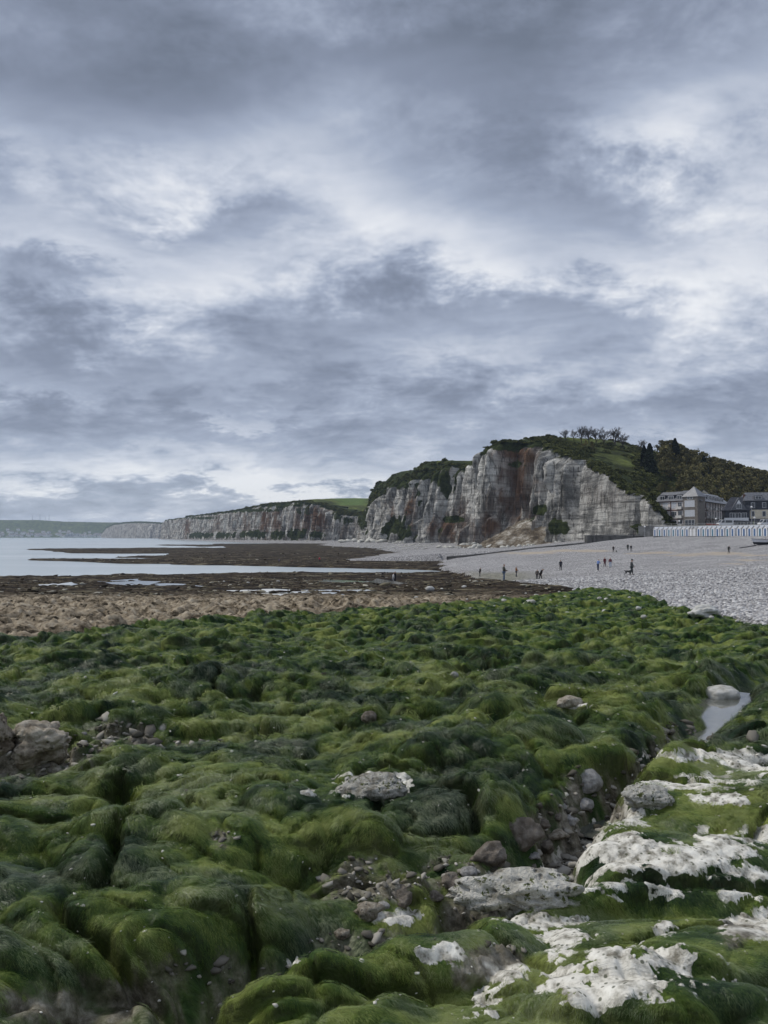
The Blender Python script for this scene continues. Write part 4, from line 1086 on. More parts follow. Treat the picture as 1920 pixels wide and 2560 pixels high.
gn_scatter('shingle', np.stack([qx, qy, qz + ps * .3], -1)[rest], np.stack([rng.uniform(-.3, .3, len(rest)), rng.uniform(-.3, .3, len(rest)), rng.uniform(0, 6.28, len(rest))], -1),
           np.repeat(ps[rest][:, None], 3, 1), [(m, pm_) for m in peb], dict(tone=rng.rand(len(rest))), 'grey flint shingle covering the beach')
for i in ind:
    o = link('pebble', peb1[i % 4]); s = float(ps[i]); o.location = (qx[i], qy[i], qz[i] + s * .3); o.scale = (s, s, s)
    o.rotation_euler = (random.uniform(-.3, .3), random.uniform(-.3, .3), random.uniform(0, 6.28))
    tag(o, 'rounded grey pebble in the near shingle at the right edge', 'pebble', 'large pebbles of the near shingle')

# ------------------------------------------------------------------ broken stone over the dark ledges
nst = 16000
rp = np.exp(rng.uniform(math.log(34), math.log(420), nst)); ap = rng.uniform(R(-33), R(14), nst)
sx_, sy_ = rp * np.sin(ap), -2 + rp * np.cos(ap)
SX, SY, SZ, SA, _ = ground_eval(sx_[:, None], sy_[:, None], False)
clus = fbm(sx_ / 14, sy_ / 5, 3, 171)
ok = (SA['dark'][:, 0] > .6) & (SZ[:, 0] > .12) & (clus > -.05)
sx_, sy_, sz_ = SX[ok, 0], SY[ok, 0], SZ[ok, 0]
ps2 = np.clip(rng.lognormal(math.log(.11), .45, len(sx_)), .05, .5) * np.interp(sy_, [34, 120, 420], [.8, 1.3, 2.4])
rb_m, nt, bs = material('broken_stone')
nt.put(bs.inputs['Base Color'], nt.ramp(iattr(nt, 'tone') if False else (lambda n: n.outputs[2])(nt.add('ShaderNodeAttribute', attribute_name='tone', attribute_type='INSTANCER')), [(.0, (.020, .016, .011)), (.5, (.070, .056, .038)), (.8, (.17, .15, .10)), (1.0, (.42, .40, .33))]))
bs.inputs['Roughness'].default_value = .9; bs.inputs['Specular IOR Level'].default_value = .15
brk = [rock_mesh('broken_stone', 620 + i, 1, .5, .55, 0, (1.3, .8, 1)) for i in range(4)]
gn_scatter('broken_stone', np.stack([sx_, sy_, sz_ + ps2 * .12], -1), np.stack([rng.uniform(-.3, .3, len(sx_)), rng.uniform(-.3, .3, len(sx_)), rng.uniform(0, 6.28, len(sx_))], -1),
           np.stack([ps2 * 1.3, ps2, ps2 * .8], -1), [(m, rb_m) for m in brk], dict(tone=rng.rand(len(sx_)) ** 1.4), 'broken brown stone and weed strewn over the dark ledges')

# ------------------------------------------------------------------ rubble in the gully, shell and chalk crumbs on the weed
flatq = (NAT['gully'] > .45) & (gy < 14) & (gy > 3.1) & ~((gx > 1.2) & (gy < 4.3)); fq = np.flatnonzero(flatq); fq = fq[rng.rand(len(fq)) < min(1.0, 2600 / max(1, len(fq)))]
cq = np.flatnonzero((NAT['moss'] > .8) & (gy < 16) & (np.abs(gx) < gy * .62 + .6)); cq = cq[rng.rand(len(cq)) < 2200 / len(cq)]
allq = np.concatenate([fq, cq]); pq = Pn.reshape(-1, 3)[allq]
sq_ = np.concatenate([np.clip(rng.lognormal(math.log(.012), .6, len(fq)), .004, .038), np.clip(rng.lognormal(math.log(.0055), .45, len(cq)), .003, .016)]) * np.clip(np.hypot(pq[:, 0], pq[:, 1]) / 4.5, .8, 2.2)
ru_m, nt, bs = material('rubble')
nt.put(bs.inputs['Base Color'], nt.ramp(iattr(nt, 'tone'), [(.0, (.060, .055, .042)), (.4, (.20, .185, .155)), (.75, (.40, .375, .325)), (1.0, (.72, .70, .63))]))
bs.inputs['Roughness'].default_value = .8; bs.inputs['Specular IOR Level'].default_value = .2
rub = [rock_mesh('rubble', 660 + i, 1, .5, .7, 0, (1.2, .85, 1)) for i in range(4)]
gn_scatter('rubble', pq + np.stack([0 * sq_, 0 * sq_, sq_ * .3], -1), rng.uniform(-.6, .6, (len(pq), 3)) + np.array([0, 0, 3.0]) * rng.rand(len(pq), 1), np.stack([sq_ * 1.2, sq_, sq_ * .8], -1),
           [(m, ru_m) for m in rub], dict(tone=np.concatenate([rng.rand(len(fq)) * .85, .8 + .2 * rng.rand(len(cq))])), 'stone rubble in the gully and crumbs of chalk on the weed')

# ------------------------------------------------------------------ standing water
def gully_pool(i0, i1, wid, z, name='tide_pool'):
    L_, R_ = [], []
    for i in range(i0, i1 + 1):
        a, b = GULLY[max(0, i - 1)], GULLY[min(len(GULLY) - 1, i + 1)]
        d = Vector((b.x - a.x, b.y - a.y, 0)).normalized(); n = Vector((-d.y, d.x, 0)); c = GULLY[i]
        L_.append((c.x + n.x * wid, c.y + n.y * wid)); R_.append((c.x - n.x * wid, c.y - n.y * wid))
    mb = MB(); n = len(L_)
    vs = [(x, y, z) for x, y in L_] + [(x, y, z) for x, y in R_]
    mb.add(vs, [(k, k + 1, n + k + 1, n + k) for k in range(n - 1)])
    o = mb.build(name, pm); return tag(o, kind='structure')
def near_min(p, r=.25):
    m = np.hypot(NX - p.x, NY - p.y) < r; return float(NZ[m].min())
gully_pool(1, 4, .60, max(near_min(GULLY[2]), near_min(GULLY[3])) + .06)
gully_pool(4, 6, .6, near_min(GULLY[5]) + .09)
gully_pool(6, 7, .3, near_min(GULLY[6]) + .05)
# shallow sheets of water among the dark ledges
for px, py, rx, ry in [(900, 1455, 120, 2.0), (1000, 1462, 80, 2), (330, 1464, 120, 2.2), (150, 1465, 40, 2), (430, 1466, 70, 1.6), (700, 1482, 70, 3), (640, 1478, 60, 1.6), (300, 1451, 60, 1.4), (820, 1487, 40, 1.8), (860, 1478, 80, 1.6), (700, 1492, 30, 2)]:
    c = on_ground(px, py); zz_ = ground_z(c.x, c.y)
    pts = []
    for k in range(18):
        t = 2 * math.pi * k / 18; f = 1 + .35 * math.sin(3 * t + px) + .2 * math.sin(7 * t)
        q = on_ground(px + rx * f * math.cos(t), py - ry * f * math.sin(t)); pts.append((q.x, q.y))
    loc = [ground_z(c.x + dx_, c.y + dy_) for dx_ in (-3, 0, 3) for dy_ in (-3, 0, 3)]
    pool('rock_pool', pts, sum(loc) / 9 + .02, 1, '')
# ================================================================== THINGS ON THE LAND
# ------------------------------------------------------------------ rockfall at the foot of the cliff
def coast_at(px):
    k = int(np.argmin(np.abs(pxs[:int(NCOL * .7)] - px))); return k
km = coast_at(1345)
tm, nt, bs = material('rockfall')
geo = nt.add('ShaderNodeNewGeometry'); pos = geo.outputs['Position']
tnn = nt.noise(nt.vmath('MULTIPLY', pos, (.16, .16, .22)), 1.0, 8, .74)
c = nt.ramp(tnn, [(.36, (.050, .040, .030)), (.46, (.125, .100, .072)), (.53, (.21, .180, .138)), (.60, (.38, .35, .30)), (.68, (.58, .56, .51))])
vg_ = nt.noise(pos, .22, 5, .65)
c = nt.mix(nt.smooth(nt.math('ADD', nt.math('MULTIPLY', nt.attr('up'), .55), nt.math('SUBTRACT', vg_, .5)), .34, .44), c, (.022, .032, .012))
nt.put(bs.inputs['Base Color'], c); bs.inputs['Roughness'].default_value = .95; bs.inputs['Specular IOR Level'].default_value = .1
nt.put(bs.inputs['Normal'], nt.bump(tnn, .9, 1.2))
s_ = np.linspace(-46, 40, 110); o_ = np.linspace(-9, 30, 60)
SG, OG = np.meshgrid(s_, o_, indexing='ij')
nx0, ny0, tx0, ty0 = nxs[km], nys[km], tx[km], ty[km]
if ty0 < 0: tx0, ty0 = -tx0, -ty0            # along the coast, away from the camera
prof = np.interp(SG, [-46, -34, -22, -8, 4, 14, 26, 40], [0, 3.5, 8, 15.5, 17, 11, 5, 0])
gx_ = cxs[km] + tx0 * SG + nx0 * OG; gy_ = cys[km] + ty0 * SG + ny0 * OG
cdist = OG
hz_ = 4.2 + prof * np.clip(1.25 - (OG + 9) / (12 + prof * 1.15), -.3, 1.2) + 1.6 * fbm(SG / 6, OG / 5, 4, 401, .6) * np.clip(prof / 5, 0, 1)
me = np_mesh('rockfall', np.stack([gx_, gy_, hz_], -1).reshape(-1, 3), grid_faces(*SG.shape), True, dict(up=np.clip((hz_ - 8) / 13, 0, 1)))
tag(link('rockfall', me, tm), 'fan of fallen chalk and brown earth at the foot of the tall cliff', 'rockfall')
cliff_rocks = [rock_mesh('fallen_rock', 700 + i, 2, .5, .7, 0, (1, random.uniform(.6, 1), 1)) for i in range(6)]
for m in cliff_rocks: m.materials.append(FALL_STONE)
def foot_point(px, off):
    k = coast_at(px); x = cxs[k] + nxs[k] * off; y = cys[k] + nys[k] * off; return x, y
for i in range(110):
    px = random.triangular(1190, 1450, 1330); off = random.uniform(6, 34)
    x, y = foot_point(px, off); z = max(ground_z(x, y), 0)
    s = random.choice([.5, .6, .7, .9, 1.1, 1.6]) * random.uniform(.7, 1.2)
    o = link('fallen_rock', random.choice(cliff_rocks)); o.location = (x, y, z + s * .25); o.scale = (s * 1.3, s, s); o.rotation_euler = (random.uniform(-.4, .4), random.uniform(-.4, .4), random.uniform(0, 6))
    tag(o, 'white chalk block fallen at the foot of the tall cliff', 'rock', 'chalk blocks below the tall cliff')
for i in range(70):
    px = random.uniform(1010, 1250); off = random.uniform(12, 60)
    x, y = foot_point(px, off); z = max(ground_z(x, y), .1); s = random.uniform(.4, 1.0)
    o = link('fallen_rock', random.choice(cliff_rocks)); o.location = (x, y, z + s * .2); o.scale = (s * 1.5, s, s * .7); o.rotation_euler = (0, 0, random.uniform(0, 6))
    tag(o, 'pale boulder on the far foreshore beyond the groyne', 'rock', 'pale boulders beyond the groyne')
for i, (px, off, s) in enumerate([(905, 14, 3.0), (915, 10, 3.6), (925, 8, 3.0), (910, 22, 4.0), (935, 12, 2.6), (950, 10, 4.6), (965, 10, 3.2), (898, 16, 2.5), (942, 16, 2.2), (980, 8, 3.5)]):
    x, y = foot_point(px, off); z = ground_z(x, y)
    o = link('fallen_rock', cliff_rocks[i % 6]); o.location = (x, y, z + s * .25); o.scale = (s * 1.4, s, s * .8); o.rotation_euler = (.2, random.uniform(-.3, .3), i)
    tag(o, 'big fallen block below the recess between the two headlands', 'rock', 'fallen blocks below the recess')

# ------------------------------------------------------------------ groyne, sea wall, promenade
CONC = simple_mat('weathered_concrete', (.26, .255, .24), .9, .22, .6, 0, .4, .15)
CONC_D = simple_mat('dark_concrete', (.14, .135, .125), .9, .25, .5, 0, .4, .15)
PAVE = simple_mat('promenade', (.20, .195, .185), .9, .15, .3, 0, 0, .15)
def wall_strip(name, pts, thick, mat, label, cat, cap=None):
    """pts: (x, y, z_bottom, z_top) along the wall"""
    root = empty(name, (pts[0][0], pts[0][1], pts[0][2])); o0 = Vector((pts[0][0], pts[0][1], pts[0][2]))
    mb = MB(); mc_ = MB()
    for m_, zb, zt, th in ((mb, None, 0, thick), (mc_, 0, .22, thick + .35)):
        rows = []
        for i, (x, y, b, t) in enumerate(pts):
            a = pts[max(0, i - 1)]; c_ = pts[min(len(pts) - 1, i + 1)]
            d = Vector((c_[0] - a[0], c_[1] - a[1], 0)).normalized(); n = Vector((-d.y, d.x, 0)) * th / 2
            z0 = b if zb is None else t + .003; z1 = t + zt
            rows.append([Vector((x, y, z0)) - n - o0, Vector((x, y, z0)) + n - o0, Vector((x, y, z1)) + n - o0, Vector((x, y, z1)) - n - o0])
        for r0, r1 in zip(rows, rows[1:]):
            for j in range(4): m_.add([r0[j], r1[j], r1[(j + 1) % 4], r0[(j + 1) % 4]], [(0, 1, 2, 3)])
        m_.add(rows[0], [(0, 1, 2, 3)]); m_.add(rows[-1], [(3, 2, 1, 0)])
    mb.build('wall_body', mat, root); mc_.build('coping', CONC, root)
    tag(root, label, cat); return root
gpts = []
for t in np.linspace(0, 1, 12):
    x = 21 + t * (64 - 21); y = 257 - t * 14; zt = np.interp(t, [0, .25, .6, 1], [2.0, 3.0, 5.0, 6.9])
    gpts.append((x, y, zt - 3.0, zt))
wall_strip('groyne', gpts, 1.0, CONC_D, 'low concrete groyne running from the beach down to the rocks', 'groyne')
wall_strip('low_wall', [(64, 244, 4, 9.1), (70, 252, 5, 9.15), (80, 257, 6, 9.1), (88, 259, 6, 9.0)], .9, CONC_D, 'low pale topped wall along the foot of the cliff', 'wall')
wall_strip('sea_wall', [(85.8, 259.5, 7, 12.2), (91, 257.5, 7, 12.2), (105, 222, 7, 12.0), (117, 188, 7, 12.0), (128, 150, 7, 12)], .6, CONC, 'grey concrete sea wall behind the beach huts', 'wall')
mb = MB(); mb.add([(85.9, 260.2, 11.9), (91.4, 258, 11.9), (105.4, 222.5, 11.9), (117.4, 188.5, 11.9), (128.4, 150.5, 11.9), (260, 150, 11.9), (260, 330, 11.9), (150, 318, 11.9), (100, 300, 11.9), (88, 272, 11.9)], [tuple(range(10))])
tag(mb.build('promenade', PAVE), kind='structure')
def rail(px0, d0, px1, d1, label):
    a = at(px0, 1340, d0); b = at(px1, 1340, d1); a.z = b.z = 11.9
    L = (b - a).length; root = empty('handrail', a, math.atan2(b.y - a.y, b.x - a.x))
    n = int(L / 2.5)
    for i in range(n + 1): MB().tube((i * L / n, 0, 0), (i * L / n, 0, 1.0), .04, n=6).build('post', RAILM, root)
    for z in (.5, 1.0): MB().tube((0, 0, z), (L, 0, z), .03, n=6).build('bar', RAILM, root)
    tag(root, label, 'railing')
RAILM = simple_mat('rail_metal', (.45, .46, .47), .5, .1, 4, .3)
rail(1625, 256, 1735, 243, 'thin grey railing on the sea wall below the timbered apartments')
rail(1742, 242, 1905, 226, 'thin grey railing on the sea wall in front of the hotel')

# ------------------------------------------------------------------ beach huts
HUT_W = simple_mat('hut_white_boards', (.74, .75, .77), .6, .05, 3)
HUT_G = simple_mat('hut_grey_boards', (.50, .50, .50), .7, .1, 3)
HUT_R = simple_mat('hut_roof', (.70, .71, .72), .6, .06, 2)
HUT_B = simple_mat('hut_blue_paint', (.075, .145, .29), .5, .1, 3)
HUT_B2 = simple_mat('hut_teal_paint', (.085, .19, .27), .5, .1, 3)
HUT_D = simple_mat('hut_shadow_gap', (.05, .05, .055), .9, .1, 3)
A_, B_ = Vector((85.6, 245, 0)), Vector((99.8, 200, 0)); rowd = (B_ - A_).normalized()
hut_rot = math.atan2(rowd.y, rowd.x)
HW, HD, HE, HR = 1.50, 1.9, 2.25, 2.95
def hut_meshes(wallm, doorm, tagn):
    body = MB().prism([(0.04, -.6), (HW - .04, -.6), (HW - .04, HE), (HW / 2, HR - .05), (0.04, HE)], 0, HD).mesh('body'); body.materials.append(wallm)
    door = MB().box(HW * .30, HW * .70, -.05, -.004, .12, 2.12).mesh('door'); door.materials.append(doorm)
    rl = MB().prism([(-.05, HE - .02), (HW / 2, HR + .02), (HW / 2, HR + .10), (-.10, HE + .03)], -.16, HD + .1)
    rl.prism([(HW + .05, HE - .02), (HW + .10, HE + .03), (HW / 2 + .002, HR + .10), (HW / 2 + .002, HR + .02)], -.16, HD + .1)
    roof = rl.mesh('roof'); roof.materials.append(HUT_R if tagn != 'g' else HUT_G)
    base = MB().box(-.03, HW + .03, -.10, HD, -.7, .08).mesh('plinth'); base.materials.append(HUT_D)  # dark colour at the hut foot paints in a shadow gap
    return [('body', body), ('door', door), ('roof', roof), ('plinth', base)]
HM = {'b': hut_meshes(HUT_W, HUT_B, 'b'), 't': hut_meshes(HUT_W, HUT_B2, 't'), 'g': hut_meshes(HUT_G, HUT_W, 'g')}
ORD = ['first', 'second', 'third', 'fourth', 'fifth', 'sixth', 'seventh', 'eighth', 'ninth', 'tenth', 'eleventh', 'twelfth', 'thirteenth', 'fourteenth', 'fifteenth', 'sixteenth', 'seventeenth', 'eighteenth', 'nineteenth', 'twentieth', 'twenty-first', 'twenty-second', 'twenty-third', 'twenty-fourth', 'twenty-fifth', 'twenty-sixth']
hut_px = [1637, 1649, 1660.5, 1672, 1683, 1694.5, 1706, 1717, 1727, 1735.5, 1746, 1758, 1769.5, 1781, 1793, 1805, 1818, 1831, 1846.5, 1859.5, 1873, 1886, 1899.5, 1912.5, 1926, 1940]
kinds = 'btbttbtbggbtbtbbtbbbbbtbtb'
for i, (px, kd) in enumerate(zip(hut_px, kinds)):
    # where the line of sight crosses the row
    dx_ = (px - 960) / FOC
    t = (dx_ * A_.y - A_.x) / (rowd.x - dx_ * rowd.y); p = A_ + rowd * t
    zb = 8.85
    root = empty('beach_hut', (p.x - rowd.x * HW / 2, p.y - rowd.y * HW / 2, zb), hut_rot)
    for nm, m in HM[kd]: link(nm, m, None, root)
    where = '%s beach hut from the left end of the row' % ORD[i]
    look = {'b': 'white %s, with blue door', 't': 'white %s, with teal blue door', 'g': 'plain greyish %s, without blue'}[kd] % where
    tag(root, look, 'beach hut', 'beach huts along the sea wall')

# ------------------------------------------------------------------ buildings
SLATE = simple_mat('grey_slate', (.125, .13, .145), .55, .18, 1.2, 0, .2, .4)
SLATE_D = simple_mat('dark_slate', (.045, .048, .060), .6, .2, 1.2, 0, .2, .3)
SLATE_L = simple_mat('zinc_roof', (.19, .195, .21), .45, .12, 1.0, 0, .1, .4)
RENDER_W = simple_mat('pinkish_render', (.64, .58, .55), .9, .1, .6)
RENDER_C = simple_mat('cream_render', (.70, .63, .49), .9, .08, .6)
BRICK = simple_mat('red_brown_timber', (.115, .052, .040), .8, .2, 2.0)
TIMB_D = simple_mat('dark_timber', (.10, .080, .068), .8, .2, 2.0)
FRAME_W = simple_mat('white_frame', (.72, .73, .74), .5, .04, 3)
BALC = simple_mat('pale_balcony', (.62, .60, .57), .8, .08, 2)
GLASS, nt, bs = material('window_glass')
bs.inputs['Base Color'].default_value = (.03, .035, .045, 1); bs.inputs['Roughness'].default_value = .06; bs.inputs['Specular IOR Level'].default_value = .8
gn_ = nt.add('ShaderNodeTexCoord'); nt.put(bs.inputs['Normal'], nt.bump(nt.noise(gn_.outputs['Object'], .7, 2, .5), .05, .1))
BLIND = simple_mat('pale_blind', (.50, .52, .56), .6, .06, 2)
_wc = {}
def window(parent, x, z, w_, h_, yoff=0.0, frame=FRAME_W, pane=GLASS, n=2, loc=None, rotz=0):
    """a framed window whose lower left corner is at x, z on the plane y = yoff (outside is -y)"""
    key = (round(w_, 2), round(h_, 2), n, frame.name, pane.name)
    if key not in _wc:
        f = MB(); t = .09
        f.box(0, w_, -.08, .0, 0, t).box(0, w_, -.08, .0, h_ - t, h_).box(0, t, -.08, .0, t, h_ - t).box(w_ - t, w_, -.08, 0, t, h_ - t)
        for k in range(1, n): f.box(k * w_ / n - .035, k * w_ / n + .035, -.075, 0, t, h_ - t)
        fm = f.mesh('window'); fm.materials.append(frame)
        pnm = MB().box(t, w_ - t, -.035, -.005, t, h_ - t).mesh('pane'); pnm.materials.append(pane)
        _wc[key] = (fm, pnm)
    fm, pnm = _wc[key]
    o = link('window', fm, None, parent); o.location = (x, yoff - .004, z); link('pane', pnm, None, o)
    return o
def part(parent, name, mat, *boxes):
    m = MB()
    for b in boxes: m.box(*b)
    return m.build(name, mat, parent)

ZB = 11.9
# timbered apartment block: two wings meeting at a corner tower
apt = empty('apartment_building', (110, 270, ZB))
def wing(rot, L, dep, side):
    w_ = empty('wing', (0, 0, 0), rot); w_.parent = apt; return w_
def wing_parts(sx, L, dep, fl, flip):
    """returns helper that places local boxes of a wing: local x runs away from the corner"""
    pass
rotA = math.atan2(-14, 10); rotB = math.atan2(37, 27)
LA, LB = 17.2, 46.0
def place(o, rot, shift=0.0):
    o.rotation_euler = (0, 0, rot); o.location = (math.cos(rot) * shift, math.sin(rot) * shift, 0); return o
# wing A: local x from -LA (far left) to 0 (corner)
def addA(name, mat, *bx): return place(part(apt, name, mat, *bx), rotA)
def addB(name, mat, *bx): return place(part(apt, name, mat, *bx), rotB)
place(MB().plan([(-LA, 0), (0, 0), (-3.2, 9), (-LA, 9)], -1, 8.8).build('wall', RENDER_W, apt), rotA); place(MB().plan([(.05, 0), (LB, 0), (LB, 9), (3.3, 9)], -1, 8.6).build('wall', RENDER_W, apt), rotB)
def winA(x, z, w_, h_, y=0.0, **k):
    o = window(apt, 0, 0, w_, h_, 0, **k); p = Matrix.Rotation(rotA, 4, 'Z') @ Vector((x, y - .004, z)); o.location = p; o.rotation_euler = (0, 0, rotA)
def winB(x, z, w_, h_, y=0.0, **k):
    o = window(apt, 0, 0, w_, h_, 0, **k); p = Matrix.Rotation(rotB, 4, 'Z') @ Vector((x, y - .004, z)); o.location = p; o.rotation_euler = (0, 0, rotB)
for f in range(3):
    z = .6 + f * 2.9
    addA('timber', BRICK, (-LA, -5.2, -.10, -.003, z + 2.15, z + 2.45)); addB('timber', BRICK, (0, 12, -.10, -.003, z + 2.1, z + 2.4))
    for x in (-16.6, -13.8, -10.3): winA(x, z, 2.1, 1.9, n=3, pane=BLIND if (f + int(-x)) % 3 == 0 else GLASS)
    winA(-7.6, z, 1.7, 2.0, n=2)
    for x in (-16.9, -13.6): addA('balcony', BALC, (x, x + 2.8, -1.2, -.11, z - .35, z + .55))
    addA('balcony', BALC, (-8.0, -5.6, -1.1, -.11, z - .35, z + .55))
    for x in (1.2, 4.0, 6.2, 8.6, 10.6): winB(x, z, 1.0, 1.9, n=1, frame=BRICK)
    for k in range(8):
        x = 13 + k * 4.1
        winB(x + .5, z, 1.5, 2.0, n=2, frame=FRAME_W)
        if k % 2 == 0 or f < 2: addB('balcony', BALC, (x - .5, x + 3.0, -1.3, -.01, z - .35, z + .5))
for x in (-LA, -10.6, -5.4): addA('timber', BRICK, (x, x + .35, -.13, -.006, -1, 8.7))
for x in (.1, 2.7, 5.4, 7.7, 12.2): addB('timber', BRICK, (x, x + .28, -.13, -.006, -1, 8.5))
for k in range(9): addB('timber', TIMB_D, (12.4 + k * 4.1, 12.62 + k * 4.1, -1.42, -1.31, -1, 8.4))
# corner tower with glazed bays
rt = (rotA + rotB) / 2
def addT(name, mat, *bx): return place(part(apt, name, mat, *bx), rotA)
addT('tower', simple_mat('tower_boards', (.16, .145, .13), .8, .15, 2.0), (-5.0, .6, -.7, 4, -1, 10.0))
for f in range(3): winA(-4.4, .5 + f * 3.1, 3.9, 2.1, -.70, n=3, pane=BLIND if f else GLASS)
winA(-3.4, 9.15, 2.2, .8, -.72, n=2)
tr = MB(); tr.add([(-5.5, -1.1, 10.0), (1.1, -1.1, 10.0), (1.1, 4.6, 10.0), (-5.5, 4.6, 10.0), (-2.2, 1.7, 13.4)], [(0, 1, 4), (1, 2, 4), (2, 3, 4), (3, 0, 4), (3, 2, 1, 0)])
place(tr.build('tower_roof', SLATE_L, apt), rotA)
ra = MB().add([(-LA - .5, -.6, 8.82), (.5, -.6, 8.82), (-3.2, 9.5, 8.82), (-LA - .5, 9.5, 8.82), (-LA + 1.5, 3.0, 12.0), (-1.6, 3.0, 12.0), (-2.4, 6.5, 12.0), (-LA + 1.5, 6.5, 12.0)], [(0, 1, 5, 4), (1, 2, 6, 5), (2, 3, 7, 6), (3, 0, 4, 7), (4, 5, 6, 7), (3, 2, 1, 0)])
place(ra.build('roof', SLATE, apt), rotA)
rb = MB().add([(-.3, -1.5, 8.62), (LB + .5, -1.5, 8.62), (LB + .5, 9.5, 8.62), (3.3, 9.5, 8.62), (2.2, 3.5, 12.1), (LB - 1, 3.5, 12.1), (LB - 1, 5.5, 12.1), (2.8, 5.5, 12.1)], [(0, 1, 5, 4), (1, 2, 6, 5), (2, 3, 7, 6), (3, 0, 4, 7), (4, 5, 6, 7), (3, 2, 1, 0)])
place(rb.build('roof', SLATE_L, apt), rotB)
for x in (-15.2, -11.6, -8.2):
    addA('dormer', SLATE_D, (x, x + 2.4, .2, 3.2, 9.0, 10.9)); winA(x + .2, 9.3, 2.0, 1.3, .19, n=2)
for x in (4, 8.5, 13.5, 19, 24.5, 30, 36):
    addB('dormer', SLATE_L if x > 16 else SLATE_D, (x, x + 2.6, -.2, 3.0, 9.0, 10.9)); winB(x + .25, 9.25, 2.1, 1.3, -.21, n=2)
apt.scale = (1, 1, 1.10)
tag(apt, 'timber framed apartment block with corner tower, balconies and grey roofs', 'building')

def block(name, px, d, facing, z=ZB):
    p = at(px, 1340, d); r = empty(name, (p.x, p.y, z), facing); return r
# dark gabled house
hs = block('gabled_house', 1812, 273, R(-18))
part(hs, 'wall', SLATE_D, (0, 8.2, 0, 8, -1, 6.1)); part(hs, 'ground_floor_wall', BALC, (.2, 8.0, -.30, -.003, -1, 2.4))
MB().add([(-.5, -.5, 6.1), (8.7, -.5, 6.1), (8.7, 8.5, 6.1), (-.5, 8.5, 6.1), (2.6, 4, 11.0), (8.5, 4, 11.0)], [(0, 1, 5, 4), (1, 2, 5), (2, 3, 4, 5), (3, 0, 4), (3, 2, 1, 0)]).build('roof', SLATE_D, hs)
gb = MB().prism([(2.0, 6.2), (7.2, 6.2), (4.6, 10.6)], -.75, 3.6).build('front_gable', SLATE, hs)
MB().prism([(3.9, 8.5), (5.3, 8.5), (4.6, 9.9)], -.80, -.753).build('gable_board', FRAME_W, hs)
window(hs, 3.7, 6.75, 1.8, 1.6, -.76, n=3)
for x in (1.7, 3.6, 5.5): window(hs, x, 3.2, 1.7, 2.1, -.005, n=2)
part(hs, 'balcony', FRAME_W, (-.2, 7.6, -1.4, -.31, 2.45, 2.65), (-.2, 7.6, -1.4, -1.32, 2.66, 3.5), (-.2, -.12, -1.31, -.4, 2.66, 3.5))
part(hs, 'door', FRAME_W, (1.2, 2.8, -.36, -.305, -.2, 2.1)); part(hs, 'door', BRICK, (3.6, 5.2, -.36, -.305, -.2, 2.1))
part(hs, 'chimney', BRICK, (6.6, 7.3, 3.6, 4.4, 10.2, 12.0))
tag(hs, 'dark slate house with tall front gable and white balcony', 'house')
# cream hotel
ht = block('hotel', 1864, 272, R(-10))
part(ht, 'wall', RENDER_C, (0, 42, 0, 10, 2.6, 6.4)); part(ht, 'upper_wall', SLATE_D, (-.06, 42, -.06, 10, 6.404, 9.6))
MB().add([(-.3, -.4, 9.6), (42.3, -.4, 9.6), (42.3, 10.3, 9.6), (-.3, 10.3, 9.6), (1.2, 4.5, 12.7), (41, 4.5, 12.7)], [(0, 1, 5, 4), (1, 2, 5), (2, 3, 4, 5), (3, 0, 4), (3, 2, 1, 0)]).build('roof', SLATE, ht)
part(ht, 'veranda_wall', SLATE_D, (-4.5, 42, -2.6, -.07, -1, .25)); 
MB().add([(-5, -3.0, 2.35), (42, -3.0, 2.35), (42, -.02, 3.2), (-5, -.02, 3.2), (-5, -3.0, 2.2), (42, -3.0, 2.2), (42, -.02, 2.2), (-5, -.02, 2.2)], [(0, 1, 2, 3), (7, 6, 5, 4), (0, 4, 5, 1), (3, 7, 4, 0), (1, 5, 6, 2)]).build('veranda_roof', SLATE_D, ht)
for k in range(14): window(ht, -4.2 + k * 3.2, .27, 2.9, 1.9, -2.55, n=3)
for x in (1.9, 5.6, 8.2, 10.9, 14.5, 18, 21.5, 25, 29, 33, 37):
    window(ht, x, 4.0, 1.2, 1.9, -.005, n=1, frame=FRAME_W); window(ht, x, 7.0, 1.3, 1.9, -.065, n=1, frame=FRAME_W)
for x in (3.4, 9.2, 16, 23, 30, 36):
    part(ht, 'dormer', SLATE, (x - .3, x + 2.3, .1, 4, 9.8, 11.5)); window(ht, x, 10.1, 2.0, 1.1, .09, n=2)
tag(ht, 'cream and dark slate hotel with dormers and glazed veranda', 'building')
# small houses on the slope
sh_ = block('small_house', 1746, 348, R(-25), float(HILL(np.array([at(1746, 1340, 348).x]), np.array([348.0]))[0]) - 2.5)
zt_ = at(1755, 1224, 348).z - sh_.location.z
part(sh_, 'wall', RENDER_C, (0, 5.2, 0, 6, -3, zt_ - 2.6)); MB().prism([(-.4, zt_ - 2.7), (5.6, zt_ - 2.7), (2.6, zt_)], -.4, 6.4).build('roof', SLATE, sh_)
MB().prism([(.2, zt_ - 2.58), (5.0, zt_ - 2.58), (2.6, zt_ - .3)], -.42, -.403).build('gable_board', RENDER_C, sh_)
window(sh_, 1.6, zt_ - 4.6, 1.0, 1.5, -.004, n=1); window(sh_, 3.4, zt_ - 4.6, 1.0, 1.5, -.004, n=1)
tag(sh_, 'small cream house with slate gable roof among the trees', 'house')
vh = block('hillside_villa', 1657, 318, R(-40), at(1660, 1260, 318).z)
vt = at(1670, 1232, 318).z - vh.location.z
part(vh, 'wall', FRAME_W, (0, 5.6, 0, 5, -6, vt - .4)); part(vh, 'roof', SLATE, (-.3, 5.9, -.5, 5.3, vt - .397, vt))
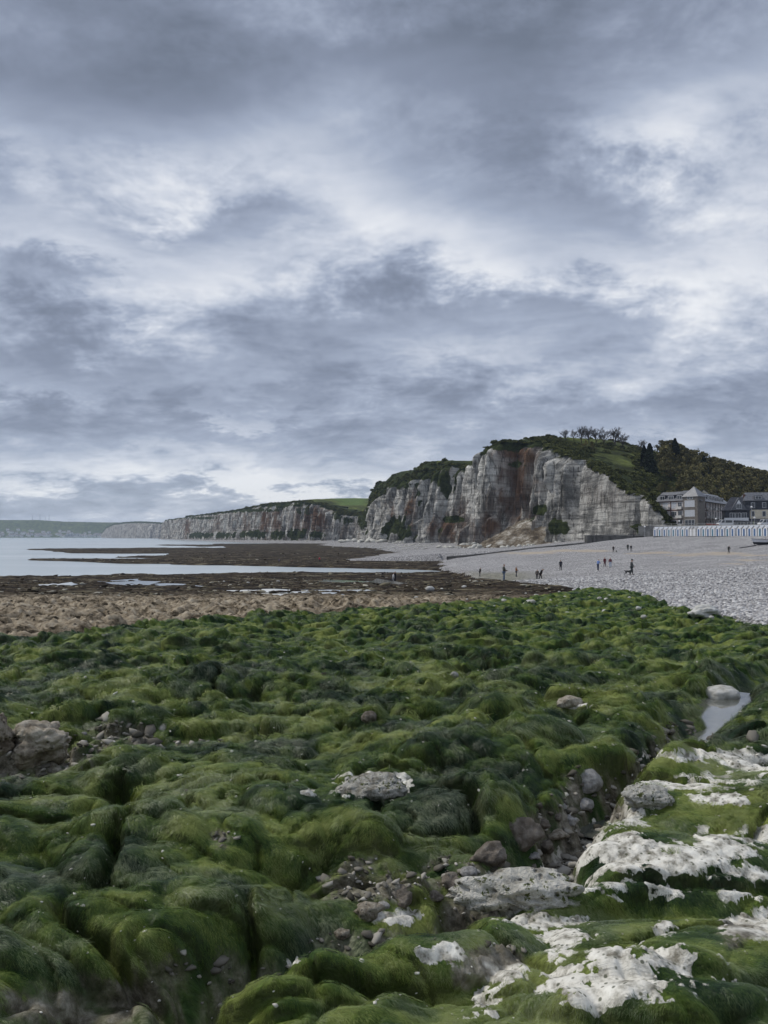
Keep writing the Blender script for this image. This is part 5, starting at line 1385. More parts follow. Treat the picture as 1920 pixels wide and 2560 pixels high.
for z in (.4, 2.2): part(vh, 'balcony', SLATE_D, (-.1, 5.7, -.6, -.003, z, z + .7))
window(vh, 1.0, 1.15, 3.4, .95, -.004, n=3)
tag(vh, 'flat roofed white house with dark bands above the apartments', 'house')

# ------------------------------------------------------------------ street things
LAMP, nt, bs = material('lamp_globe'); bs.inputs['Base Color'].default_value = (.8, .8, .8, 1); bs.inputs['Roughness'].default_value = .3
gl_ = nt.add('ShaderNodeTexCoord'); nt.put(bs.inputs['Base Color'], nt.ramp(nt.noise(gl_.outputs['Object'], 4, 2, .5), [(.3, (.74, .74, .73)), (.7, (.84, .84, .83))]))
def lamp(px, d, h, z, label):
    p = at(px, 1340, d); r = empty('street_lamp', (p.x, p.y, z))
    MB().tube((0, 0, 0), (0, 0, h), .07, .05).tube((0, 0, 0), (0, 0, .5), .12, .10).build('post', RAILM, r)
    MB().ball((0, 0, h + .25), .30, 12, 8).build('globe', LAMP, r, True); MB().tube((0, 0, h - .02), (0, 0, h + .08), .12, .15).build('collar', RAILM, r)
    tag(r, label, 'lamp', 'globe lamps on the sea front')
lamp(1612, 252, 3.2, 8.6, 'globe lamp post left of the beach huts below the cliff')
lamp(1699, 250, 1.7, 11.9, 'globe lamp above the huts in front of the timbered apartments')
lamp(1790.5, 236, 2.1, 11.9, 'globe lamp above the huts by the red boat')
lamp(1887, 226, 2.2, 11.9, 'globe lamp above the huts in front of the hotel')
lamp(1880, 232, 5.6, 11.9, 'tall thin lamp post in front of the cream hotel wall')
def hull_mesh(L, W, H, sheer=.25, name='hull', z0=0.0, z1=1.0, thick=True):
    """clinker hull, bow at -x; z0..z1 = part of the height"""
    ns, nr = 18, 7; V = []; F = []
    for i in range(ns):
        t = i / (ns - 1); x = -L / 2 + L * t
        wd = W / 2 * (math.sin(min(1, t * 1.45) * math.pi / 2) ** .75) * (1 - .18 * max(0, t - .6) / .4)
        top = H * (1 + sheer * (1 - t) ** 2)
        for j in range(nr):
            q = z0 + (z1 - z0) * j / (nr - 1); y = wd * (q ** .45) ; z = top * q
            V.append((x - .5 * H * q * (1 - t) ** 3, -y, z))
        for j in range(nr):
            q = z0 + (z1 - z0) * (nr - 1 - j) / (nr - 1); y = wd * (q ** .45); z = top * q
            V.append((x - .5 * H * q * (1 - t) ** 3, y, z))
    m = 2 * nr
    for i in range(ns - 1):
        for j in range(m - 1): F.append((i * m + j, (i + 1) * m + j, (i + 1) * m + j + 1, i * m + j + 1))
    F.append(tuple((ns - 1) * m + j for j in range(m)))
    me = bpy.data.meshes.new(name); me.from_pydata(V, [], F); me.polygons.foreach_set('use_smooth', [True] * (len(F) - 1) + [False]); me.update()
    return me
BOAT_W = simple_mat('boat_white', (.62, .64, .68), .4, .06, 2); BOAT_D = simple_mat('boat_dark', (.018, .02, .028), .5, .1, 2); BOAT_R = simple_mat('boat_red', (.36, .055, .035), .5, .12, 2)
def boat(px, d, z, L, rot, top, bot, label, name='fishing_boat'):
    p = at(px, 1340, d); r = empty(name, (p.x, p.y, z), rot); c = L / 2
    W, H = L * .36, L * .17
    o = link('bottom', hull_mesh(L, W, H, .25, 'bottom', 0, .45), bot, r); o.location = (c, 0, 0)
    o = link('hull', hull_mesh(L, W * 1.004, H, .25, 'hull', .45, 1.0), top, r); o.location = (c, 0, 0)
    g1 = MB(); pts = [(v.co.x, v.co.y, v.co.z) for v in hull_mesh(L, W * 1.01, H * 1.01, .25, 'g', .99, 1.0).vertices]
    m = 14
    for i in range(17):
        for j in (6, 7): g1.tube(pts[i * m + j], pts[(i + 1) * m + j], .05, n=6)
    o = g1.build('gunwale', bot, r); o.location = (c, 0, 0)
    o = MB().add([(-L * .40, 0, H * 1.1), (-L * .1, -W * .44, H * .98), (-L * .1, W * .44, H * .98)], [(0, 1, 2)]).build('foredeck', top, r); o.location = (c, 0, 0)
    for k in (-.02, .2): 
        o = MB().box(L * k, L * k + .25, -W * .46, W * .46, H * .72, H * .78).build('thwart', TIMB_D, r); o.location = (c, 0, 0)
    MB().box(L * .12, L * .9, -.06, .06, -.12, .03).build('keel', bot, r)
    tag(r, label, 'boat'); return r
pb_ = at(1884, 1340, 188)
boat(1884, 188, ground_z(pb_.x + 1.5, pb_.y) + .12, 6.4, R(-4), BOAT_W, BOAT_D, 'white and black fishing boat drawn up on the shingle at the right edge')
boat(1768, 240, 12.05, 3.6, R(8), BOAT_R, BOAT_R, 'red boat standing on the promenade above the beach huts', 'red_boat')
# skid rail of the boat
p0, p1 = at(1848, 1340, 186), at(1890, 1340, 187)
sk = MB().tube((p0.x, p0.y, ground_z(p0.x, p0.y) + .06), (p1.x, p1.y, ground_z(p1.x, p1.y) + .12), .10, .12, 6).build('launching_beam', BOAT_D)
tag(sk, 'dark launching beam on the shingle leading to the white boat', 'beam')
def van(px, d, z, rot, mat, label, name):
    p = at(px, 1340, d); r = empty(name, (p.x, p.y, z), rot)
    MB().prism([(0, .35), (5.0, .35), (5.0, 2.25), (4.85, 2.35), (1.2, 2.35), (.55, 1.35), (.05, 1.15)], -.95, .95).build('body', mat, r)
    MB().prism([(.72, 1.40), (1.28, 2.2), (1.95, 2.2), (1.95, 1.40)], -.965, -.952).build('side_window', GLASS, r)
    MB().prism([(2.2, 1.40), (2.2, 2.2), (4.6, 2.2), (4.6, 1.40)], -.965, -.952).build('side_window', GLASS, r)
    MB().add([(.52, -.8, 1.40), (.52, .8, 1.40), (1.13, .8, 2.28), (1.13, -.8, 2.28)], [(0, 1, 2, 3)]).build('windscreen', GLASS, r)
    for x in (.9, 4.0):
        for y in (-.86, .86): 
            wv = MB().tube((x, y - .1, .34), (x, y + .1, .34), .34, n=16).build('wheel', BOAT_D, r)
    for y in (-.65, .65): MB().box(-.02, .03, y - .16, y + .16, .75, .98).build('headlight', FRAME_W, r)
    tag(r, label, 'van')
van(1898, 244, 11.92, R(8), FRAME_W, 'white van parked by the hotel at the right edge', 'parked_van')
van(1794, 250, 11.92, R(6), FRAME_W, 'white van parked in front of the timbered apartments', 'parked_van')

# ------------------------------------------------------------------ trees
BARK = simple_mat('bark', (.055, .045, .036), .9, .2, 1.0)
def leaf_mat(name, c0, c1):
    m, nt, b = material(name); oi = nt.add('ShaderNodeObjectInfo'); g = nt.add('ShaderNodeTexCoord')
    n = nt.noise(g.outputs['Object'], .55, 4, .65)
    v = nt.math('ADD', n, nt.math('MULTIPLY', nt.math('SUBTRACT', oi.outputs['Random'], .5), .5))
    nt.put(b.inputs['Base Color'], nt.ramp(v, [(.25, c0), (.75, c1)])); b.inputs['Roughness'].default_value = .85; b.inputs['Specular IOR Level'].default_value = .1
    return m
LEAF = leaf_mat('spring_leaves', (.070, .064, .027), (.205, .185, .080)); CONIF = leaf_mat('conifer_needles', (.008, .013, .010), (.026, .036, .022)); SCRUB = leaf_mat('scrub', (.038, .045, .015), (.15, .16, .055))
def leaves(n, fn, size, seed):
    r = np.random.RandomState(seed); V = np.zeros((n * 4, 3)); 
    for i in range(n):
        c = np.array(fn(r)); a = r.randn(3); a /= np.linalg.norm(a); b = np.cross(a, r.randn(3)); b /= np.linalg.norm(b) + 1e-6
        s = size * r.uniform(.6, 1.3); a *= s; b *= s * .7
        V[i * 4:i * 4 + 4] = [c - a - b, c + a - b, c + a + b, c - a + b]
    return V, np.arange(n * 4).reshape(-1, 4)
def crown(seed, n=900, H=10.0, W=4.2):
    rd = random.Random(seed); cl = []
    for k in range(26):
        a = rd.uniform(0, 6.28); zf_ = rd.uniform(.22, .97); rr = W * math.sin(math.pi * min(.97, .18 + zf_ * .8)) * rd.uniform(.35, .95)
        cl.append((rr * math.cos(a), rr * math.sin(a), H * zf_, rd.uniform(.7, 1.5)))
    def fn(r):
        c = cl[r.randint(len(cl))]; d = r.randn(3); d /= np.linalg.norm(d); q = c[3] * r.uniform(.5, 1) ** .5
        return (c[0] + d[0] * q, c[1] + d[1] * q, c[2] + d[2] * q * .8)
    V, F = leaves(n, fn, .30, seed); return np_mesh('crown', V, F, False)
def trunk_mesh(seed, H=10.0):
    rd = random.Random(seed); m = MB(); m.tube((0, 0, -1), (.2, 0, H * .35), .28, .2, 7)
    for k in range(7):
        a = rd.uniform(0, 6.28); z = H * rd.uniform(.25, .5); m.tube((.15, 0, z), (2.6 * math.cos(a), 2.6 * math.sin(a), z + H * rd.uniform(.2, .4)), .10, .03, 5)
    return m.mesh('trunk')
def conifer(seed, H=14.0, W=4.6):
    rd = random.Random(seed)
    def fn(r):
        z = r.uniform(.10, 1.0) ** 1.0; lay = math.floor(z * 9) / 9; w_ = W * (1 - z) ** .75 * (.65 + .35 * (1 - (z - lay) * 9)) + .2
        a = r.uniform(0, 6.28); lob = .75 + .25 * math.sin(3 * a + seed + z * 9); q = w_ * lob * r.uniform(.3, 1) ** .6
        return (q * math.cos(a), q * math.sin(a), z * H - .15 * q)
    V, F = leaves(1700, fn, .42, seed); return np_mesh('crown', V, F, False)
def bare_tree(seed, H=9.5):
    rd = random.Random(seed); m = MB(); tw = MB()
    def grow(p, d, L, r, lv):
        q = p + d * L; (m if lv < 3 else tw).tube(p, q, r, r * .62, 5 if lv < 3 else 3, False)
        if lv >= 5: return
        for k in range(3 if lv else 8):
            nd = (d + Vector((rd.gauss(0, .5), rd.gauss(0, .5), rd.gauss(.12, .18)))).normalized()
            grow(q if k % 2 else p + d * L * rd.uniform(.45, .9), nd, L * rd.uniform(.60, .80), max(.038, r * .58), lv + 1)
    grow(Vector((0, 0, -.5)), Vector((0, 0, 1)), H * .30, .24, 0)
    return m.mesh('trunk'), tw.mesh('twigs')
CROWNS = [crown(900 + i) for i in range(5)]; TRUNKS = [trunk_mesh(950 + i) for i in range(5)]
CONS = [conifer(970 + i) for i in range(3)]; BARES = [bare_tree(990 + i) for i in range(4)]
for m in CROWNS: m.materials.append(LEAF)
for m in CONS: m.materials.append(CONIF)
for m in TRUNKS: m.materials.append(BARK)
for a, b in BARES: a.materials.append(BARK); b.materials.append(BARK)
def hz(x, y): return float(HILL(np.array([float(x)]), np.array([float(y)]))[0])
def put_tree(kind, x, y, s, label, group=None, i=0):
    z = hz(x, y); nm = {'leaf': 'leafy_tree', 'con': 'conifer_tree', 'bare': 'bare_tree'}[kind]
    s = s * (1.3 if kind == 'bare' else 1)
    r = empty(nm, (x, y, z - .2), random.uniform(0, 6.28)); r.scale = (s * random.uniform(.9, 1.15), s * random.uniform(.9, 1.15), s)
    if kind == 'leaf': link('trunk', TRUNKS[i % 5], None, r); link('crown', CROWNS[i % 5], None, r)
    elif kind == 'con':
        link('trunk', TRUNKS[i % 5], None, r); link('crown', CONS[i % 3], None, r)
    else: link('trunk', BARES[i % 4][0], None, r); link('twigs', BARES[i % 4][1], None, r)
    tag(r, label, 'tree', group)
for i, (px, d, s) in enumerate([(1416, 436, .72), (1436, 440, .62), (1455, 436, .95), (1474, 438, 1.0), (1492, 434, 1.0), (1512, 436, 1.0), (1540, 432, 1.15), (1560, 434, .95), (1604, 436, .75)]):
    x = (px - 960) / FOC * d
    put_tree('bare', x, d, s, '%s bare tree from the left on the skyline of the headland' % ORD[i], 'bare trees on the headland', i)
for i, (px, d, s, lb) in enumerate([(1626, 372, 1.10, 'broad dark conifer standing alone above the apartments'), (1612, 378, .9, 'slimmer dark conifer on the left of the broad one'), (1690, 420, 1.02, 'dark conifer on the skyline of the wooded hill'), (1672, 424, .8, 'smaller conifer left of the skyline conifer'), (1762, 395, 1.0, 'dark pointed conifer in the middle of the wood')]):
    put_tree('con', (px - 960) / FOC * d, d, s, lb, None, i)
placed = []
k = 0; tries = 0
while k < 215 and tries < 9000:
    tries += 1
    px = random.uniform(1655, 2080); d = random.uniform(338, 475) if px < 1790 or random.random() < .3 else random.uniform(365, 500); x = (px - 960) / FOC * d
    if px < 1700 and d < 372: continue
    if any((x - a) ** 2 + (d - b) ** 2 < 24 for a, b in placed): continue
    placed.append((x, d)); k += 1
    put_tree('leaf', x, d, random.uniform(.75, 1.2), 'olive green leafy tree in the wood above the hotel', 'trees of the wood on the right', k)
for i, (px, d, s) in enumerate([(1402, 432, .35), (1380, 438, .3), (1466, 405, .45), (1482, 398, .5), (1665, 352, .5), (1650, 345, .45), (1700, 352, .55), (1735, 352, .55), (1790, 345, .6), (1830, 345, .6), (1870, 350, .7), (1910, 350, .7), (1680, 345, .5), (1610, 322, .35)]):
    put_tree('leaf', (px - 960) / FOC * d, d, s, 'low rounded tree on the open slope' if px < 1660 else 'low tree just behind the sea front buildings', 'low trees on the slope' if px < 1660 else 'low trees behind the buildings', i)
# scrub that covers the slope and the brow
bush = []
for i in range(4):
    rd_ = np.random.RandomState(60 + i)
    def fb(r, s=i):
        d = r.randn(3); d /= np.linalg.norm(d); q = r.uniform(.4, 1) ** .5
        return (d[0] * q * 1.3, d[1] * q * 1.3, abs(d[2]) * q * (.8 + .15 * s))
    V, F = leaves(170, fb, .26, 60 + i); bush.append((np_mesh('bush', V, F, False), SCRUB))
bc = []
n_b = 5200
bx_ = rng.uniform(1180, 1680, n_b); bd_ = rng.uniform(300, 480, n_b)
X_ = (bx_ - 960) / FOC * bd_
kk = perlin(X_ / 26, bd_ / 20, 411) + .5 * perlin(X_ / 9, bd_ / 9, 412)
best = np.full(n_b, 1e9); side = np.zeros(n_b)
for p, nx1, ny1, q in zip(top_dx[::4], nxs[::4], nys[::4], top_dy[::4]):
    dd_ = np.hypot(X_ - p, bd_ - q); m = dd_ < best; best = np.where(m, dd_, best); side = np.where(m, (X_ - p) * nx1 + (bd_ - q) * ny1, side)
ok = (side < -.5) & ~((bx_ > 1622) & (bd_ < 322)) & ((kk > .24) | (best < 9) | (bx_ > 1585)) & (rng.rand(n_b) < .8)
Xk, Dk = X_[ok], bd_[ok]; Zk = HILL(Xk, Dk)
# brow of the long cliff
kb = rng.randint(0, int(NCOL * .93), 2600); off = np.abs(rng.randn(2600)) * 5
Xb = top_dx[kb] - nxs[kb] * off; Yb = top_dy[kb] - nys[kb] * off; Zb2 = HILL(Xb, Yb)
Xs, Ys, Zs = np.concatenate([Xk, Xb]), np.concatenate([Dk, Yb]), np.concatenate([Zk, Zb2])
ss = rng.uniform(.6, 1.7, len(Xs)) * np.concatenate([np.ones(len(Xk)), np.interp(Yb, [300, 600, 1500], [.8, 1.1, 1.6])])
gn_scatter('scrub', np.stack([Xs, Ys, Zs], -1), np.stack([0 * Xs, 0 * Xs, rng.uniform(0, 6.28, len(Xs))], -1), np.stack([ss, ss, ss * rng.uniform(.6, 1.1, len(ss))], -1), bush, None, 'dark green scrub on the slope and brow of the cliffs')

# ------------------------------------------------------------------ the far town
TW = simple_mat('far_wall', (.72, .71, .68), .9, .12, .05); TR = simple_mat('far_roof', (.20, .17, .16), .9, .2, .05)
hv = []
for i, (w_, d_, h_) in enumerate([(12, 9, 6), (16, 10, 7), (10, 9, 8), (22, 11, 9)]):
    a = MB().box(-w_ / 2, w_ / 2, -d_ / 2, d_ / 2, -6, h_).mesh('wall'); a.materials.append(TW)
    b = MB(); b.v = []; b.f = []
    b.add([(-w_ / 2 - .5, -d_ / 2 - .5, h_), (w_ / 2 + .5, -d_ / 2 - .5, h_), (w_ / 2 + .5, d_ / 2 + .5, h_), (-w_ / 2 - .5, d_ / 2 + .5, h_), (-w_ / 2, 0, h_ + 4), (w_ / 2, 0, h_ + 4)], [(0, 1, 5, 4), (1, 2, 5), (2, 3, 4, 5), (3, 0, 4), (3, 2, 1, 0)])
    bm_ = b.mesh('roof'); bm_.materials.append(TR); hv.append((a, bm_))
def far_surface(px, fr):
    top = CAM_Z + (1340 - np.interp(px, [-320, -120, 0, 96, 159, 212, 263, 350], [1310, 1303, 1300, 1300, 1304, 1305, 1306, 1306])) * 4640 / FOC
    d = np.interp(px, [0, 212, 263], [4600, 4600, 4700]) + np.interp(fr, [.02, .06, .30, .6], [-400, -330, -200, -90])
    return (px - 960) / FOC * d, d, -1 + (top + 1) * fr
for i in range(150):
    px = random.uniform(-60, 262); fr = min(.40, abs(random.gauss(0, .13)) + .03)
    if px > 235: fr = min(fr, .15)
    x, y, z = far_surface(px, fr); a, b = hv[i % 4]
    r = empty('far_house', (x, y, z), random.uniform(-.5, .5)); r.scale = (random.uniform(.8, 1.2),) * 3
    link('wall', a, None, r); link('roof', b, None, r)
    tag(r, 'pale house in the distant town across the bay', 'house', 'houses of the distant town')
x, y, z = far_surface(186, .05)
r = empty('apartment_block', (x, y - 10, z), 0); part(r, 'wall', TW, (-38, 38, -7, 7, -5, 17)); part(r, 'roof', TR, (-38.5, 38.5, -7.5, 7.5, 17.003, 18))
for i in range(9): part(r, 'window', SLATE_D, (-35 + i * 8, -31 + i * 8, -7.2, -7.01, 3, 15))
tag(r, 'long white apartment block on the far waterfront', 'building')
for i, (px, hpx) in enumerate([(81, 13), (100, 17), (113, 12), (122.5, 15)]):
    p = at(px, 1301, 4600); h = hpx * 4600 / FOC; r = empty('radio_mast', (p.x, p.y, p.z - 4))
    for a_ in range(3): MB().tube((1.6 * math.cos(a_ * 2.1), 1.6 * math.sin(a_ * 2.1), 0), (.3 * math.cos(a_ * 2.1), .3 * math.sin(a_ * 2.1), h + 4), .5, .35, 5).build('leg', RAILM, r)
    m = MB()
    for q in range(8): m.tube((1.5 - q * .15, 0, h * q / 8), (-.75, 1.3 - q * .12, h * (q + 1) / 8), .25, n=4)
    m.build('bracing', RAILM, r)
    tag(r, '%s radio mast from the left on the far hill' % ORD[i], 'mast', 'radio masts on the far hill')
# ================================================================== PEOPLE AND DOGS
SKIN = simple_mat('skin', (.42, .26, .19), .6, .06, 6)
_cm = {}
def cloth(c):
    if c not in _cm: _cm[c] = simple_mat('cloth_%d' % len(_cm), c, .9, .15, 5)
    return _cm[c]
PENDING = []
def skin_obj(verts, edges, radii, sub=1):
    me = bpy.data.meshes.new('sk'); me.from_pydata([tuple(v) for v in verts], edges, []); me.update()
    o = bpy.data.objects.new('sk', me); col.objects.link(o)
    m = o.modifiers.new('skin', 'SKIN'); m.use_smooth_shade = True
    sv = me.skin_vertices[0].data
    for i, r in enumerate(radii):
        sv[i].radius = (r, r) if not hasattr(r, '__len__') else r
        sv[i].use_root = (i == 0)
    s = o.modifiers.new('sub', 'SUBSURF'); s.levels = sub; s.render_levels = sub
    return o
def queue(o, name, mat, parent): PENDING.append((o, name, mat, parent))

class Fig:
    def __init__(s): s.v = []; s.e = []; s.r = []; s.ix = {}
    def p(s, key, co, r, to=None):
        s.ix[key] = len(s.v); s.v.append(Vector(co)); s.r.append(r)
        if to is not None: s.e.append((s.ix[to], s.ix[key]))
        return s
def rotx(v, piv, a):
    return Matrix.Rotation(a, 3, 'X') @ (Vector(v) - Vector(piv)) + Vector(piv)

def person(px, d, label, top, legs, shoe=(.03, .03, .03), hair=(.03, .022, .018), face=0.0, lean=0.0, head=0.0, stride=.12, arms=((.10, 0), (.10, 0)), knee=.03, H=1.74, hat=None, long_coat=False, group=None, bag=None, dz=0.0, belt=None):
    """faces -y at face = 0 (towards the camera); lean in degrees forward; arms: (forward angle, bend)"""
    x = (px - 960) / FOC * d
    root = empty('person', (x, d, ground_z(x, d) + dz), face); root.scale = (H / 1.75,) * 3
    hip = Vector((0, 0, .93)); ln = R(lean)
    def up(v): return rotx(v, hip, ln)
    J = {}
    J['pel'] = hip; J['wai'] = up((0, .0, 1.08)); J['che'] = up((0, -.01, 1.30)); J['sho'] = up((0, 0, 1.44)); J['nec'] = up((0, -.005, 1.51))
    hp_ = J['nec']
    def hd(v): return rotx(up(v), hp_, R(head))
    J['h0'] = hd((0, -.02, 1.58)); J['h1'] = hd((0, -.02, 1.66)); J['h2'] = hd((0, -.005, 1.72)); J['nose'] = hd((0, -.125, 1.635))
    J['earL'] = hd((-.085, .0, 1.64)); J['earR'] = hd((.085, 0, 1.64))
    for sd, (fa, bend) in zip((-1, 1), arms):
        k = 'L' if sd < 0 else 'R'
        s0 = Vector((sd * .175, 0, 1.42)); e0 = s0 + Vector((sd * .07, -.27 * math.sin(fa), -.27 * math.cos(fa)))
        w0 = e0 + Vector((-sd * .02, -.25 * math.sin(fa + bend), -.25 * math.cos(fa + bend)))
        hdv = (w0 - e0).normalized(); h0 = w0 + hdv * .075
        J['s' + k], J['e' + k], J['w' + k], J['m' + k] = up(s0), up(e0), up(w0), up(h0)
        for f in range(5):
            off = Vector((0, (f - 2) * .020, 0)); 
            if f == 0: tip = w0 + hdv * .07 + Vector((-sd * .01, -.055, 0)); base_ = w0 + hdv * .035 + Vector((0, -.025, 0))
            else: base_ = h0 + off; tip = h0 + hdv * (.055 + .012 * (1 - abs(f - 2.5))) + off * 1.1 + Vector((-sd * .018, -.008, 0))
            J['b%s%d' % (k, f)] = up(base_); J['f%s%d' % (k, f)] = up(tip)
    for sd in (-1, 1):
        k = 'L' if sd < 0 else 'R'; st = stride * sd
        J['hi' + k] = Vector((sd * .095, 0, .90)); J['kn' + k] = Vector((sd * .105, -st * .55 - knee, .49)); J['an' + k] = Vector((sd * .11, -st + (.02 if st < 0 else 0), .085)); J['to' + k] = Vector((sd * .13, -st - .16, .035)); J['he' + k] = Vector((sd * .11, -st + .05, .04))
    # body: one continuous surface
    b = Fig(); b.p('pel', J['pel'], (.135, .10)).p('wai', J['wai'], (.125, .09), 'pel').p('che', J['che'], (.15, .105), 'wai').p('sho', J['sho'], (.10, .07), 'che').p('nec', J['nec'], .052, 'sho')
    b.p('h0', J['h0'], (.066, .075), 'nec').p('h1', J['h1'], (.082, .098), 'h0').p('h2', J['h2'], (.072, .085), 'h1').p('nose', J['nose'], .014, 'h1')
    b.p('earL', J['earL'], .018, 'h1').p('earR', J['earR'], .018, 'h1')
    for k in 'LR':
        b.p('s' + k, J['s' + k], .055, 'che').p('e' + k, J['e' + k], .040, 's' + k).p('w' + k, J['w' + k], .027, 'e' + k).p('m' + k, J['m' + k], (.020, .038), 'w' + k)
        for f in range(5):
            b.p('f%s%d' % (k, f), J['f%s%d' % (k, f)], .0085, ('w' if f == 0 else 'm') + k)
        b.p('hi' + k, J['hi' + k], .085, 'pel').p('kn' + k, J['kn' + k], .058, 'hi' + k).p('an' + k, J['an' + k], .040, 'kn' + k).p('to' + k, J['to' + k], .030, 'an' + k)
    queue(skin_obj(b.v, b.e, b.r), 'body', SKIN, root)
    t = Fig(); t.p('pel', J['pel'] + Vector((0, 0, -.06 if not long_coat else -.05)), (.165, .13)).p('wai', J['wai'], (.158, .122), 'pel').p('che', J['che'], (.178, .132), 'wai').p('sho', J['sho'], (.125, .09), 'che').p('col', J['nec'], .07, 'sho')
    if long_coat: t.p('hem', Vector((0, 0, .62)), (.17, .14), 'pel')
    for k in 'LR': t.p('s' + k, J['s' + k], .075, 'che').p('e' + k, J['e' + k], .060, 's' + k).p('w' + k, J['w' + k], .044, 'e' + k)
    queue(skin_obj(t.v, t.e, t.r), 'jacket', cloth(top), root)
    l = Fig(); l.p('pel', J['pel'], (.148, .115))
    for k in 'LR': l.p('hi' + k, J['hi' + k], .102, 'pel').p('kn' + k, J['kn' + k], .073, 'hi' + k).p('an' + k, J['an' + k], .056, 'kn' + k)
    queue(skin_obj(l.v, l.e, l.r), 'trousers', cloth(legs), root)
    for k in 'LR':
        f = Fig(); f.p('an', J['an' + k], .050).p('he', J['he' + k], .045, 'an').p('to', J['to' + k], .040, 'an')
        queue(skin_obj(f.v, f.e, f.r), 'shoe', cloth(shoe), root)
    hv_ = Fig(); hv_.p('a', hd((0, .02, 1.70)), (.100, .118)).p('b', hd((0, .045, 1.62)), (.092, .07), 'a')
    if hair is not None: queue(skin_obj(hv_.v, hv_.e, hv_.r), 'hair', cloth(hair), root)
    if hat:
        q = MB(); c = hd((0, -.01, 1.745)); q.ball((0, 0, 0), .118, 12, 6, (1, 1.1, .62)); q.box(-.08, .08, -.19, -.09, -.035, -.02)
        o = q.build('cap', cloth(hat), root, True); o.location = c; o.rotation_euler = (ln + R(head), 0, 0)
    if bag:
        q = MB().ball((0, 0, 0), .17, 10, 8, (1, .62, 1.35)); o = q.build('backpack', cloth(bag), root, True); o.location = up((0, .17, 1.28)); o.rotation_euler = (ln, 0, 0)
    tag(root, label, 'person', group); return root

def dog(px, d, label, colour, patch, face, H=.55, H2=None):
    x = (px - 960) / FOC * d
    root = empty('dog', (x, d, ground_z(x, d)), face); s = H / .55; root.scale = (s, s, s)
    b = Fig(); b.p('ch', (0, -.20, .42), (.10, .14)).p('be', (0, .06, .43), (.085, .10), 'ch').p('ru', (0, .27, .43), (.085, .11), 'be')
    b.p('n', (0, -.32, .54), .070, 'ch').p('hd', (0, -.40, .64), .075, 'n').p('mz', (0, -.53, .61), .036, 'hd').p('eL', (-.06, -.37, .73), .018, 'hd').p('eR', (.06, -.37, .73), .018, 'hd')
    b.p('t1', (0, .40, .48), .028, 'ru').p('t2', (0, .52, .58), .016, 't1')
    for sd in (-1, 1):
        k = str(sd); b.p('fs' + k, (sd * .075, -.20, .34), .05, 'ch').p('fe' + k, (sd * .08, -.17 + sd * .03, .20), .030, 'fs' + k).p('fp' + k, (sd * .08, -.20 + sd * .06, .03), .026, 'fe' + k)
        b.p('hs' + k, (sd * .075, .24, .32), .062, 'ru').p('hk' + k, (sd * .08, .36 + sd * .03, .17), .028, 'hs' + k).p('hp' + k, (sd * .08, .32 + sd * .05, .03), .025, 'hk' + k)
    queue(skin_obj(b.v, b.e, b.r), 'body', cloth(colour), root)
    MB().tube((0, -.29, .50), (0, -.335, .565), .082, .080, 10, False).build('collar', cloth(patch), root)
    tag(root, label, 'dog'); return root

PI = math.pi
NAVY, BLACK, DKG = (.022, .026, .038), (.014, .014, .016), (.03, .036, .032)
person(1199, 139, 'person in black coat stooping alone on the stony edge of the beach', BLACK, (.03, .03, .035), face=PI * .65, lean=14, head=18, H=1.66, long_coat=True)
person(1259, 83, 'person in grey green jacket and blue jeans on the dark rock edge', (.075, .075, .06), (.12, .17, .25), face=PI * .55, head=12, stride=.1, long_coat=True, arms=((.25, .9), (.2, .8)), H=1.80)
person(1290, 122, 'person in orange brown coat with bag on the stony shore', (.21, .085, .022), (.05, .06, .085), face=PI * .6, long_coat=True, H=1.64, arms=((.3, .6), (.15, .2)), hair=(.06, .03, .02))
person(1342, 107, 'person with dark hair bending over, left of the two at the weed edge', (.05, .040, .034), (.02, .02, .025), face=PI * .9, lean=34, head=26, stride=.1, H=1.62)
person(1350, 104, 'person in black hoodie bending forward, right of the two at the weed edge', BLACK, BLACK, face=PI * .3, lean=30, head=25, stride=.14, arms=((.5, .2), (.1, .3)), H=1.74)
person(1401, 127, 'person in navy coat standing upright with back turned in mid beach', NAVY, (.014, .014, .02), face=PI, stride=.04, long_coat=True, arms=((.05, .3), (.05, .3)), H=1.78)
person(1494, 119, 'person in light blue jacket looking down at the pebbles', (.16, .25, .52), (.035, .045, .085), face=PI * .72, lean=10, head=32, stride=.06, arms=((.4, .9), (.4, .9)), H=1.76)
person(1511, 130, 'person in dark red coat walking between the two others', (.13, .022, .032), (.06, .016, .026), face=.2, stride=.14, long_coat=True, H=1.68, hair=(.03, .018, .014))
person(1525, 127, 'person in maroon jacket with pale blue jeans on the beach', (.12, .030, .038), (.30, .37, .48), face=-.3, stride=.08, H=1.70, hair=(.05, .028, .018), bag=(.40, .34, .28))
person(1578, 91, 'tall person in flat cap and dark coat walking a dog', (.065, .072, .075), (.024, .036, .038), face=PI * .5, head=14, stride=.16, long_coat=True, hat=(.03, .03, .032), H=1.82, arms=((.2, .5), (-.1, .3)))
dog(1570, 91, 'black and white dog at the side of the person in flat cap', (.05, .05, .05), (.5, .5, .5), PI * .55, .62)
person(1533, 196, 'person in dark coat walking with a small dog high on the beach', (.03, .022, .020), (.06, .06, .07), face=PI, stride=.1, long_coat=True, H=1.76)
dog(1540, 196, 'small dark dog walking beside the person high on the beach', (.022, .018, .016), (.3, .1, .06), PI, .50)
person(1569, 198, 'person in dark green coat, left of the strolling pair high on the beach', DKG, (.02, .025, .025), face=PI, stride=.12, long_coat=True, H=1.80)
person(1577, 196, 'person in black coat and grey trousers, right of the strolling pair', (.022, .022, .024), (.10, .10, .105), face=PI, stride=.08, H=1.70)
